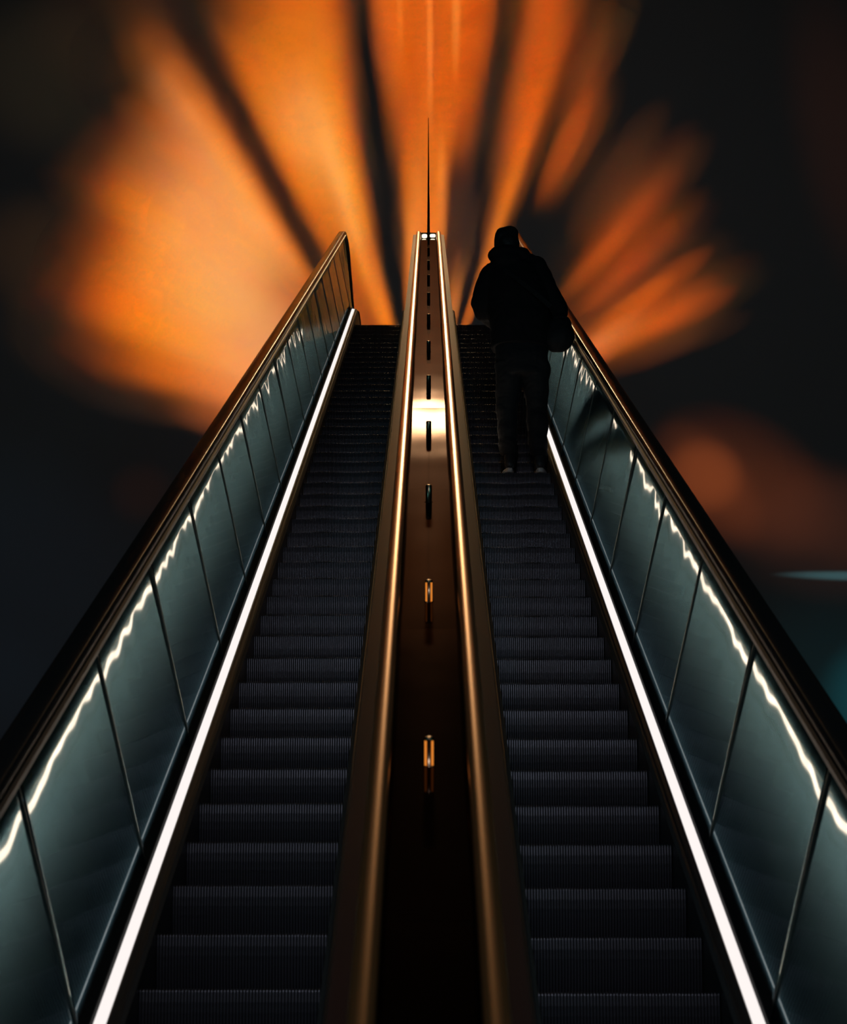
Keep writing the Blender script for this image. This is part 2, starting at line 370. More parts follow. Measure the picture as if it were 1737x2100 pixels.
    (-0.03, 22.46, 0.7, 3.38, 0.54, 222.62, (1, 0.43, 0.0653)),
    (-6.2, 18.67, -66.6, 3.94, 1.16, 78.44, (1, 0, 0)),
    (1.87, 21.97, 18.3, 2.44, 0.65, 211.98, (1, 0.199, 0)),
    (4.13, 18.69, 57.8, 2.44, 0.56, 217.12, (1, 0, 0)),
    (0.97, 23.89, 7.8, 5.63, 0.66, 99.74, (1, 0, 0)),
    (2.44, 24.28, 17.1, 3.38, 0.72, 140.96, (1, 0.125, 0.0124)),
    (-3.81, 24.35, -24, 2.44, 0.93, 211.47, (1, 0.147, 0)),
    (-3.08, 17.32, -66.6, 3.94, 0.57, 396.5, (1, 0.155, 0.0847)),
    (0.1, 22.35, 1.9, 2.44, 0.65, 154.36, (1, 0.227, 0)),
    (1.47, 25.37, 9.6, 5.63, 0.78, 112.64, (1, 0.246, 0.0704)),
    (-2.17, 21.93, -19.3, 2.44, 0.65, 48.88, (1, 0.0546, 0.0786)),
    (-4.8, 22.47, -36.1, 2.44, 0.84, 138.03, (1, 0, 0)),
    (-2.05, 25.06, -12.2, 2.44, 0.93, 164.09, (1, 0.505, 0)),
    (1.57, 21.07, 18.3, 2.44, 0.56, 205.23, (1, 0.229, 0.0189)),
    (-6.1, 18.96, -64, 2.44, 0.74, 247.62, (1, 0.0998, 0)),
    (-5.99, 19.24, -61.4, 2.44, 0.74, 258.9, (1, 0.0962, 0)),
    (1.5, 27.8, 7.8, 5.63, 0.96, 497.04, (1, 0.185, 0.00617)),
    (-3.7, 20.96, -36.1, 2.44, 0.65, 241.17, (1, 0, 0)),
    (-0.02, 18.6, 1.9, 2.44, 0.27, 117.13, (1, 0.0635, 0)),
    (-4.55, 18.2, -64, 3.94, 0.87, 135.49, (0, 1, 0.0996)),
    (0.17, 20.23, 3.6, 5.63, 0.36, 113.73, (1, 0, 0)),
    (4.31, 20.06, 47.6, 2.44, 0.65, 85.02, (1, 0, 0)),
    (-0.88, 24.71, -5.1, 3.38, 0.72, 291.46, (1, 0.229, 0.0631)),
    (0.31, 20.22, 5.6, 3.38, 0.36, 176.71, (1, 0.233, 0.0347)),
    (3.21, 18.55, 52.7, 2.44, 0.46, 230.11, (1, 0.205, 0)),
    (4.39, 21.36, 40.1, 3.94, 1.16, 128.66, (1, 0.287, 0.0552)),
    (-3.13, 24.69, -19.3, 2.44, 0.93, 32.37, (0, 1, 0.144)),
    (3, 23.2, 23.4, 3.38, 0.66, 159.04, (1, 0.0836, 0)),
    (-2.64, 21.71, -24, 2.44, 0.65, 195.67, (1, 0, 0)),
    (1.69, 23.72, 13.1, 5.63, 0.66, 249.42, (1, 0.299, 0.0448)),
    (-6.13, 18.25, -69.7, 4.69, 2.71, 69.17, (1, 0.442, 0.142)),
    (3.52, 19.63, 45.1, 3.94, 0.87, 73.61, (1, 0.0341, 0)),
    (-3.13, 26.61, -16, 5.63, 0.9, 157.78, (1, 0.221, 0)),
    (-5.61, 24.29, -33.7, 2.44, 1.03, 145.63, (1, 0.19, 0)),
    (4.31, 18.28, 63, 3.94, 0.87, 118.49, (1, 0.258, 0.032)),
    (-3.72, 18, -61.4, 2.44, 0.46, 236.79, (1, 0.0141, 0.0183)),
    (-7.35, 24.06, -42.1, 4.69, 4.25, 29.55, (1, 0.657, 0.25)),
    (0.43, 23.3, 4.2, 2.44, 0.74, 144.02, (1, 0, 0)),
    (2.54, 26.96, 13.6, 2.44, 1.12, 453.59, (1, 0.123, 0)),
    (0.87, 23.13, 7.8, 3.38, 0.6, 155.59, (1, 0.181, 0)),
    (4.23, 18.48, 60.4, 3.94, 0.87, 174.29, (1, 0.18, 0.00368)),
    (3.72, 21.97, 32.7, 3.94, 1.16, 129.61, (1, 0.301, 0.0752)),
    (-0.35, 18.79, -5.1, 3.38, 0.24, 49.38, (1, 0.208, 0)),
    (-2.99, 20.36, -33.7, 2.44, 0.56, 97.53, (0, 1, 0.777)),
    (-3.16, 17.03, -71.8, 2.44, 0.37, 462, (1, 0.227, 0.0352)),
    (-3.23, 16.74, -77.1, 3.94, 0.57, 133.88, (1, 0.118, 0.00217)),
    (2.6, 17.9, 55.3, 2.44, 0.37, 635.8, (1, 0.137, 0.0427)),
    (-5.36, 23.23, -36.1, 3.94, 1.46, 103.45, (1, 0.208, 0.00741)),
    (-1.63, 23.13, -12.2, 3.94, 1.16, 63.86, (1, 0.368, 0)),
    (-1.48, 19.18, -23.6, 5.63, 0.3, 369.64, (1, 0.225, 0.0061)),
    (-2.34, 21.16, -23.6, 3.38, 0.48, 164.21, (1, 0, 0)),
    (-3.07, 25.79, -16.9, 2.44, 1.03, 118.47, (1, 0.3, 0.0552)),
    (4.31, 20.06, 47.6, 3.94, 1.02, 78.26, (1, 0.245, 0.0759)),
    (-3.02, 19.1, -43.6, 3.94, 0.72, 73.07, (1, 0, 0.0974)),
    (-5.23, 18.83, -61.4, 2.44, 0.65, 196.38, (1, 0.223, 0)),
    (-4.07, 27.08, -19.7, 3.38, 0.96, 477.96, (1, 0.182, 0)),
    (-3.48, 23.05, -25.7, 3.38, 0.66, 144.66, (1, 0.309, 0.07)),
    (0.55, 26.3, 3.6, 3.38, 0.84, 171.15, (1, 0.125, 0)),
    (1.99, 22.83, 17.1, 3.38, 0.6, 133.97, (1, 0.308, 0)),
    (0.65, 26.29, 4.2, 2.44, 1.03, 166.7, (1, 0.185, 0)),
    (3.3, 23.89, 23.4, 3.38, 0.72, 96.06, (1, 0.0302, 0)),
    (1.09, 23.09, 9.6, 3.38, 0.6, 103.53, (1, 0.389, 0.143)),
    (-1.65, 21.45, -16, 5.63, 0.48, 78.91, (0, 0.828, 1)),
    (-5.79, 25.4, -31.3, 3.94, 1.75, 46.1, (1, 0.475, 0.128)),
    (-1.86, 26.14, -9.8, 2.44, 1.03, 90.96, (1, 0, 0)),
    (3, 23.2, 23.4, 5.63, 0.66, 17.66, (1, 0.369, 0)),
    (-4.25, 21.71, -36.1, 2.44, 0.74, 142.01, (1, 0.0754, 0)),
    (-0.15, 22.35, -0.5, 2.44, 0.65, 17.13, (0.258, 1, 0)),
    (-0.52, 23.2, -3.4, 3.38, 0.6, 77.09, (1, 0.308, 0)),
    (3, 18.86, 47.6, 2.44, 0.46, 136.77, (1, 0.204, 0.00525)),
    (-1.87, 18.94, -31.3, 2.44, 0.37, 466.77, (1, 0.118, 0.0109)),
    (-1.11, 19.34, -16.9, 2.44, 0.37, 88.46, (1, 0.261, 0)),
    (-1.21, 20.28, -14.5, 3.94, 0.72, 81.04, (1, 0.448, 0.257)),
    (1.52, 22.98, 13.1, 3.38, 0.6, 35.59, (1, 0, 0.0132)),
    (1.69, 23.72, 13.1, 3.38, 0.66, 39.5, (1, 0, 0)),
    (-0.5, 20.43, -5.1, 2.44, 0.46, 228.21, (1, 0.267, 0.0663)),
    (-2.34, 19.72, -31.3, 3.94, 0.72, 106.64, (1, 0.237, 0.0547)),
    (1.62, 22.06, 16, 3.94, 1.02, 147.85, (1, 0.33, 0.0956)),
    (0.36, 22.33, 4.2, 3.94, 1.02, 36.21, (1, 0.46, 0.393)),
    (-4.47, 18.41, -61.4, 3.94, 0.87, 88.81, (0, 1, 0)),
    (-1.04, 18.39, -21.6, 3.94, 0.43, 91.75, (1, 0.168, 0.0367)),
    (2.64, 19.28, 40.1, 2.44, 0.46, 100.93, (1, 0.113, 0)),
    (-2.84, 21.72, -25.7, 3.38, 0.54, 105.17, (1, 0.262, 0.0408)),
    (0.58, 19.44, 11.2, 2.44, 0.37, 100.49, (1, 0.197, 0.045)),
    (0.56, 20.92, 7.8, 5.63, 0.42, 84.83, (1, 0.179, 0.0268)),
    (1.07, 24.65, 7.8, 3.38, 0.72, 112.6, (1, 0.195, 0)),
    (-3.16, 17.03, -71.8, 3.94, 0.57, 159.42, (1, 0.0933, 0.161)),
    (0.3, 18.57, 8.9, 2.44, 0.27, 236.96, (1, 0.179, 0)),
    (-1.99, 18.86, -33.7, 2.44, 0.37, 351.71, (1, 0.0555, 0.0271)),
    (4.98, 18.91, 60.4, 3.94, 1.02, 64.11, (1, 0.437, 0.0918)),
    (-5.62, 17.56, -74.5, 2.44, 0.65, 88.03, (1, 0.146, 0)),
    (4.39, 18.06, 65.6, 2.44, 0.56, 91.82, (1, 0.209, 0.0575)),
    (2.97, 22.48, 25.5, 3.94, 1.16, 129.12, (1, 0.325, 0.0592)),
    (-4.42, 20.19, -46.1, 3.94, 1.02, 47.77, (0, 0.446, 1)),
    (0.98, 27.06, 5.6, 3.38, 0.9, 229.1, (1, 0.116, 0)),
    (-1.39, 21.53, -13.1, 3.38, 0.48, 143.16, (1, 0, 0)),
    (2.64, 19.28, 40.1, 3.94, 0.72, 71.91, (1, 0.321, 0.0339)),
    (-4.06, 16.74, -79.8, 3.94, 0.72, 85.39, (1, 0.181, 0)),
    (2.74, 17.64, 60.4, 2.44, 0.37, 433.68, (1, 0.0715, 0.0291)),
    (-6.13, 20.89, -51.1, 3.94, 1.31, 115.98, (1, 0.279, 0.0535)),
    (0.01, 25.53, 0.7, 5.63, 0.78, 14.44, (1, 0, 0)),
    (-4.16, 19.01, -53.7, 3.94, 0.87, 68.21, (0, 0, 1)),
    (3.22, 21.19, 32.7, 3.94, 1.02, 43.04, (1, 0.36, 0.0491)),
    (5.17, 18.42, 65.6, 2.44, 0.65, 60.86, (1, 0.309, 0.0843)),
    (-4.98, 17.83, -69.7, 4.69, 2.2, 0.84, (0, 1, 0)),
    (-2.76, 17.98, -53.7, 2.44, 0.37, 226.13, (1, 0.293, 0.0593)),
    (-1.38, 20.23, -16.9, 2.44, 0.46, 110.93, (1, 0.573, 0)),
    (-1.43, 22.18, -12.2, 3.94, 1.02, 86.81, (1, 0.495, 0.251)),
    (-1.23, 21.25, -12.2, 2.44, 0.56, 56.41, (1, 0, 0.0353)),
    (2.89, 19.01, 45.1, 2.44, 0.46, 114.66, (1, 0.226, 0.0156)),
    (-5.41, 18.33, -66.6, 2.44, 0.65, 48.8, (1, 0.967, 0)),
    (3.6, 24.59, 23.4, 3.38, 0.78, 120.71, (1, 0.368, 0.0689)),
    (1.1, 20.25, 16, 2.44, 0.46, 110.79, (1, 0.341, 0.188)),
    (-2.21, 20.41, -25.7, 5.63, 0.42, 119.65, (1, 0.285, 0.0827)),
    (2.7, 23.34, 21, 3.38, 0.66, 93.1, (1, 0.304, 0.0364)),
    (-2.05, 20.49, -23.6, 5.63, 0.42, 190.81, (1, 0.397, 0.0233)),
    (-5.62, 17.56, -74.5, 3.94, 1.02, 33.88, (1, 0, 0)),
    (3.22, 21.19, 32.7, 2.44, 0.65, 53.73, (1, 0.1, 0)),
    (4.17, 19.22, 53.2, 4.69, 2.2, 124.65, (1, 0.319, 0.0542)),
    (-0.75, 27.11, -3.4, 3.38, 0.9, 188.54, (0.847, 1, 0.113)),
    (3.22, 19.97, 40.1, 3.94, 0.87, 54.02, (1, 0.233, 0.011)),
    (2.97, 22.48, 25.5, 2.44, 0.74, 9.84, (1, 0, 0)),
    (-4.13, 24.42, -25.7, 3.38, 0.78, 44.91, (1, 0.206, 0.0228)),
    (-3.12, 17.17, -69.2, 3.94, 0.57, 167.99, (1, 0.403, 0.327)),
    (-3.96, 17.29, -71.8, 2.44, 0.46, 89.79, (1, 0.787, 0.386)),
    (3.31, 18.39, 55.3, 2.44, 0.46, 165.53, (1, 0.599, 0.168)),
    (-6.88, 19.89, -60.3, 4.69, 3.22, 60.19, (1, 0.42, 0.104)),
    (2.67, 17.77, 57.8, 2.44, 0.37, 389.39, (1, 0.0777, 0)),
    (0.66, 21.65, 7.8, 3.38, 0.48, 38.31, (1, 0.402, 0.14)),
    (-6.14, 25.26, -33.2, 4.69, 4.25, 21.22, (1, 0.273, 0.0496)),
    (-1.61, 26.19, -8.4, 3.38, 0.84, 121.61, (1, 0.403, 0.13)),
    (0.74, 20.14, 11.5, 3.38, 0.36, 109.95, (1, 0.329, 0.125)),
    (2.44, 18.15, 50.2, 3.94, 0.57, 145.39, (1, 0.233, 0.0557)),
    (-3.84, 25.45, -21.6, 3.94, 1.61, 214.74, (1, 0.278, 0.0417)),
    (-5.42, 25.68, -28.8, 2.44, 1.12, 40.61, (1, 0.354, 0.155)),
    (-4.47, 25.11, -25.7, 3.38, 0.84, 47.61, (1, 0.503, 0.205)),
    (-4.88, 16.89, -79.8, 3.94, 0.87, 46.13, (1, 0.438, 0.224)),
    (-3.53, 23.89, -23.6, 3.38, 0.72, 91.03, (1, 0.296, 0.00778)),
    (0.6, 23.17, 5.6, 3.38, 0.6, 37.58, (1, 0.387, 0)),
    (-5.12, 19.07, -58.8, 2.44, 0.65, 123.98, (1, 0.537, 0.163)),
    (-4.47, 21.5, -38.6, 3.94, 1.16, 18.33, (0, 0.483, 1)),
    (3.72, 21.97, 32.7, 2.44, 0.74, 36.66, (1, 0, 0)),
    (-1.9, 23.73, -13.1, 5.63, 0.66, 47.09, (1, 0.0484, 0)),
    (0.58, 20.38, 8.9, 3.94, 0.72, 98.29, (1, 0.346, 0.218)),
    (-1.04, 18.39, -21.6, 2.44, 0.27, 89.88, (1, 0.449, 0)),
    (-3.36, 18.65, -51.1, 3.94, 0.72, 1.91, (1, 0, 0)),
    (0.03, 25.02, -0.1, 5.13, 0.17, 900, (1.0,0.36,0.06)),
    (0.56, 25.74, 0.8, 4.18, 0.23, 950, (1.0,0.36,0.06)),
    (-0.58, 25.73, -1.3, 3.72, 0.16, 500, (1.0,0.36,0.06)),
    (0.26, 21.22, -0.1, 4.63, 0.21, 500, (1.0,0.36,0.06)),
    (5.11, 15.59, -59.9, 1.73, 1.72, 330, (1.0, 0.2, 0.04)),
    (5.19, 15.46, -33.5, 3.23, 1.8, 150, (1.0, 0.2, 0.04)),
    (5.81, 15.46, -53.7, 4.22, 2.98, 120, (1.0, 0.2, 0.04)),
    (7.13, 14.92, -71.5, 5.11, 2.33, 60, (1.0, 0.2, 0.04)),
    (7.47, 14.39, -87.7, 4.73, 2.95, 45, (1.0,0.35,0.2)),
    (7.87, 13.63, -88.7, 3.46, 0.23, 300, (0.3,0.9,1.0)),
    (8.23, 11.23, -44.6, 2.89, 2.87, 150, (0.06, 0.8, 0.95)),
    (7.32, 10.99, -42.3, 5.43, 6.08, 26, (0.06, 0.8, 0.95)),
    (-7.66, 13.54, -47.6, 8.3, 6.22, 14, (0.3, 0.6, 1.0)),
    (-7.88, 10.77, -42.6, 4.84, 4.34, 10, (0.3, 0.6, 1.0)),
    (-5.31, 15.26, -89.9, 1.26, 1.44, 16, (1.0, 0.2, 0.04)),
    (8.15, 22.59, -7.1, 8.66, 2.48, 26, (1.0, 0.2, 0.04)),
    (-0.1, 30.55, -0, 5.69, 9.12, 900, (1.0, 0.3, 0.06)),
    (-0.1, 30.55, -0, 5.69, 4.26, 900, (1.0, 0.3, 0.06)),
]
for (x, z, a, l, w, p, c) in STREAKS:
    spot(x, z, math.radians(a), l, w, p, c)

area('teal_fill', P(-4.5, 5, -5), P(0.9, 8, 2.0), 1.5, 1.5, 24, (0.15, 0.8, 1.0))  # unseen fill added for a teal sheen on the panels
area('teal_fill', P(5.0, 3, -4), P(1.2, 7, 1.8), 1.5, 1.5, 34, (0.10, 0.8, 0.9))  # second added fill, for teal glints on the right handrail
area('riser_fill', (0, 0.5, 5.4), P(0, 8, 2.8), 1.4, 0.4, 48, (0.84, 0.86, 1.0))  # unseen fill added to brighten the step risers
area('wall_fill', (0, WALL_Y - 14, 29.0), (0, WALL_Y, 15.0), 16.0, 2.0, 11, (1.0, 0.92, 0.95), 100)  # unseen fill added to lift the dark parts of the end wall


# ------------------------------------------------------------------ helpers
def link(name, me, mat, parent=None):
    o = bpy.data.objects.new(name, me)
    if mat is not None:
        me.materials.append(mat)
    COL.objects.link(o)
    if parent is not None:
        o.parent = parent
    return o


def empty(name, label, cat, loc=(0, 0, 0), group=None):
    o = bpy.data.objects.new(name, None)
    COL.objects.link(o)
    o.location = loc
    o['label'] = label
    o['category'] = cat
    if group:
        o['group'] = group
    bpy.context.view_layer.update()
    return o


def mesh_from(name, vs, fs, smooth=False):
    me = bpy.data.meshes.new(name)
    me.from_pydata([tuple(v) for v in vs], [], fs)
    me.validate()
    bm = bmesh.new()
    bm.from_mesh(me)
    bmesh.ops.recalc_face_normals(bm, faces=bm.faces)
    bm.to_mesh(me)
    bm.free()
    if smooth:
        for p in me.polygons:
            p.use_smooth = True
    return me


def local(vs, origin):
    return [Vector(v) - Vector(origin) for v in vs]


def box_vf(c, s, vs, fs, rot=None):
    n = len(vs)
    for dx in (-1, 1):
        for dy in (-1, 1):
            for dz in (-1, 1):
                v = Vector((dx * s[0] / 2, dy * s[1] / 2, dz * s[2] / 2))
                if rot is not None:
                    v = rot @ v
                vs.append(Vector(c) + v)
    for f in ((0, 1, 3, 2), (4, 6, 7, 5), (0, 4, 5, 1), (2, 3, 7, 6), (0, 2, 6, 4), (1, 5, 7, 3)):
        fs.append(tuple(n + i for i in f))


def new_mat(name):
    m = bpy.data.materials.new(name)
    m.use_nodes = True
    nt = m.node_tree
    return m, nt, nt.nodes['Principled BSDF'], nt.nodes['Material Output']


def mat_p(name, col, rough=0.5, metal=0.0, bump=0.0, bscale=200, vary=0.0, spec=0.5, emis=None, estr=0.0, coat=0.0):
    m, nt, b, out = new_mat(name)
    b.inputs['Base Color'].default_value = (*col, 1)
    b.inputs['Roughness'].default_value = rough
    b.inputs['Metallic'].default_value = metal
    b.inputs['Specular IOR Level'].default_value = spec
    b.inputs['Coat Weight'].default_value = coat
    if name in ('handrail_rubber', 'capping_steel'):
        b.inputs['IOR'].default_value = 1.07
    if emis:
        b.inputs['Emission Color'].default_value = (*emis, 1)
        b.inputs['Emission Strength'].default_value = estr
    tc = nt.nodes.new('ShaderNodeTexCoord')
    nz = nt.nodes.new('ShaderNodeTexNoise')
    nz.inputs['Scale'].default_value = bscale
    nz.inputs['Detail'].default_value = 4
    nt.links.new(tc.outputs['Object'], nz.inputs['Vector'])
    if vary > 0:
        mr = nt.nodes.new('ShaderNodeMapRange')
        mr.inputs['To Min'].default_value = max(0, rough - vary)
        mr.inputs['To Max'].default_value = min(1, rough + vary)
        nt.links.new(nz.outputs['Fac'], mr.inputs['Value'])
        nt.links.new(mr.outputs['Result'], b.inputs['Roughness'])
    if bump > 0:
        bp = nt.nodes.new('ShaderNodeBump')
        bp.inputs['Strength'].default_value = bump
        bp.inputs['Distance'].default_value = 0.001
        nt.links.new(nz.outputs['Fac'], bp.inputs['Height'])
        nt.links.new(bp.outputs['Normal'], b.inputs['Normal'])
    return m


def mat_steel(name, sharp, r1, broad, r2, mix, noise_scale=6.0):
    """brushed sheet steel: a clear mirror lobe over a broad brushed one"""
    m, nt, b, out = new_mat(name)
    nt.nodes.remove(b)
    g1 = nt.nodes.new('ShaderNodeBsdfAnisotropic')
    g1.inputs['Color'].default_value = (*sharp, 1)
    g1.inputs['Roughness'].default_value = r1
    g2 = nt.nodes.new('ShaderNodeBsdfAnisotropic')
    g2.inputs['Color'].default_value = (*broad, 1)
    g2.inputs['Roughness'].default_value = r2
    tc = nt.nodes.new('ShaderNodeTexCoord')
    nz = nt.nodes.new('ShaderNodeTexNoise')
    nz.inputs['Scale'].default_value = noise_scale
    nz.inputs['Detail'].default_value = 3
    nt.links.new(tc.outputs['Object'], nz.inputs['Vector'])
    mr = nt.nodes.new('ShaderNodeMapRange')
    mr.inputs['To Min'].default_value = mix - 0.12
    mr.inputs['To Max'].default_value = mix + 0.12
    nt.links.new(nz.outputs['Fac'], mr.inputs['Value'])
    mx = nt.nodes.new('ShaderNodeMixShader')
    nt.links.new(mr.outputs['Result'], mx.inputs[0])
    nt.links.new(g1.outputs[0], mx.inputs[1])
    nt.links.new(g2.outputs[0], mx.inputs[2])
    nt.links.new(mx.outputs[0], out.inputs['Surface'])
    return m


def mat_emit(name, col, s):
    m, nt, b, out = new_mat(name)
    nt.nodes.remove(b)
    e = nt.nodes.new('ShaderNodeEmission')
    e.inputs[0].default_value = (*col, 1)
    e.inputs[1].default_value = s
    nt.links.new(e.outputs[0], out.inputs['Surface'])
    return m


M = {
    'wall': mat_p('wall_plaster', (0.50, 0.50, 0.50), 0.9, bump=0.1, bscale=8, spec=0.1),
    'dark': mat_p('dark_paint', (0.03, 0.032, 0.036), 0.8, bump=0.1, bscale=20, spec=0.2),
    'floor': mat_p('stone_floor', (0.06, 0.06, 0.065), 0.5, bump=0.2, bscale=30),
    'panel': mat_steel('brushed_steel_panel', (0.72, 0.72, 0.70), 0.03, (0.17, 0.34, 0.42), 0.20, 0.74),  # teal of the surrounding light put into the broad lobe's colour
    'deck': mat_steel('polished_deck_steel', (0.045, 0.036, 0.036), 0.05, (0.014, 0.009, 0.008), 0.24, 0.35),
    'trim': mat_p('trim_steel', (0.45, 0.42, 0.40), 0.28, 1.0, bump=0.1, bscale=300, vary=0.08),
    'trim_mid': mat_p('capping_steel', (0.030, 0.014, 0.012), 0.32, 0.0, bump=0.1, bscale=300, vary=0.1),
    'trim_dark': mat_p('dark_trim', (0.05, 0.045, 0.045), 0.4, 0.6, bump=0.1, bscale=300, vary=0.1),
    'rubber': mat_p('handrail_rubber', (0.010, 0.009, 0.009), 0.20, 0.0, bump=0.10, bscale=60, vary=0.06, spec=0.25),
    'rail_shine': mat_p('handrail_amber_shine', (0.54, 0.26, 0.10), 0.24, 0.9),  # orange shine on the centre handrails put into their base colour
    'groove': mat_p('step_groove', (0.012, 0.012, 0.014), 0.6, bump=0.2, bscale=400, spec=0.2),  # dark grooves, blackened further to deepen the shade between ridges
    'step': mat_p('step_aluminium', (0.14, 0.14, 0.16), 0.38, 0.85, bump=0.2, bscale=400, vary=0.12),
    'seam': mat_p('panel_seam', (0.10, 0.13, 0.13), 0.35, 1.0),
    'stud': mat_p('stud_brass', (0.20, 0.13, 0.08), 0.18, 1.0),
    'led_out': mat_emit('led_diffuser', (1.0, 0.93, 0.90), 1.0),
    'led_in': mat_emit('led_diffuser_inner', (1.0, 0.80, 0.62), 8.0),
    'amber': mat_emit('added_amber_line', (1.0, 0.45, 0.12), 3.5),
    'stud_glint': mat_emit('glint_bar_glow', (1.0, 0.30, 0.04), 0.75),  # stands in for amber reflections on the nearest studs
    'lens': mat_emit('lens_glow', (1.0, 0.84, 0.55), 2.2),
    'lamp': mat_emit('lamp_glass', (1.0, 0.66, 0.32), 210.0),
    'brush': mat_p('brush_black', (0.012, 0.012, 0.012), 0.9, bump=0.5, bscale=800),
    'jacket': mat_p('jacket_cloth', (0.008, 0.008, 0.009), 0.85, bump=0.4, bscale=300, spec=0.2),
    'trouser': mat_p('trouser_cloth', (0.012, 0.013, 0.015), 0.8, bump=0.4, bscale=400, spec=0.25),
    'skin': mat_p('skin', (0.35, 0.2, 0.14), 0.5, bump=0.1, bscale=200),
    'shoe': mat_p('shoe_leather', (0.02, 0.02, 0.022), 0.5, bump=0.2, bscale=200),
    'sole': mat_p('shoe_sole', (0.85, 0.83, 0.80), 0.6, bump=0.1, bscale=200),
    'bag': mat_p('bag_cloth', (0.010, 0.010, 0.011), 0.7, bump=0.4, bscale=300, spec=0.3),
}

# ------------------------------------------------------------------ incline paths
U_START = 3.6


def path(h, u0=27.2, R=2.6, ustart=U_START, flat=2.2, n_in=60, n_arc=14):
    """points (y, z, ny, nz) in metres of a line h below the eye line that bends level at the top"""
    pts = []
    for i in range(n_in + 1):
        u = ustart + (u0 - ustart) * i / n_in
        p = P(0, u, h)
        pts.append((p.y, p.z, -SA, CA))
    c = P(0, u0, h)
    r = K * (R - h)                      # concentric about a centre below the incline
    r = K * (R + (2.79 - h))
    cy, cz = c.y + SA * r, c.z - CA * r
    for i in range(1, n_arc + 1):
        a = ALPHA * (1 - i / n_arc)
        pts.append((cy - math.sin(a) * r, cz + math.cos(a) * r, -math.sin(a), math.cos(a)))
    y, z = pts[-1][0], pts[-1][1]
    for i in range(1, 5):
        pts.append((y + K * flat * i / 4, z, 0, 1))
    return pts


def sweep(prof, pth, closed=True, smooth=False, name='m', cap=True):
    """prof: (x, dn) in metres; dn is square above the path"""
    vs, fs = [], []
    n = len(prof)
    for (y, z, ny, nz) in pth:
        for (x, dn) in prof:
            vs.append((x, y + dn * ny, z + dn * nz))
    m = n if closed else n - 1
    for i in range(len(pth) - 1):
        for j in range(m):
            a, b = i * n + j, i * n + (j + 1) % n
            fs.append((a, b, b + n, a + n))
    if closed and cap:
        fs.append(tuple(range(n)))
        fs.append(tuple((len(pth) - 1) * n + j for j in range(n)))
    return mesh_from(name, vs, fs, smooth)


def handrail_prof(xc, hw, th):
    pts = []
    for i in range(9):
        a = math.pi * i / 8
        pts.append((xc - hw * math.cos(a) * (1.0), th * (max(0.0, math.sin(a)) ** 0.35) * 0.75))
    pts += [(xc + hw, -th * 0.25), (xc + hw * 0.7, -th * 0.55), (xc - hw * 0.7, -th * 0.55), (xc - hw, -th * 0.25)]
    return pts


H_NOSE, H_LOW, H_TOP = 2.79, 2.70, 1.866
UTOP = 30.1
ULOW = 28.2


def newel(pth, depth):
    """close the top end of a handrail path with a half round that dives to floor level"""
    y, z, _, _ = pth[-1]
    r = depth / 2
    out = list(pth)
    for i in range(1, 13):
        a = math.pi * i / 12
        out.append((y + r * math.sin(a), z - r + r * math.cos(a), math.sin(a), math.cos(a)))
    return out


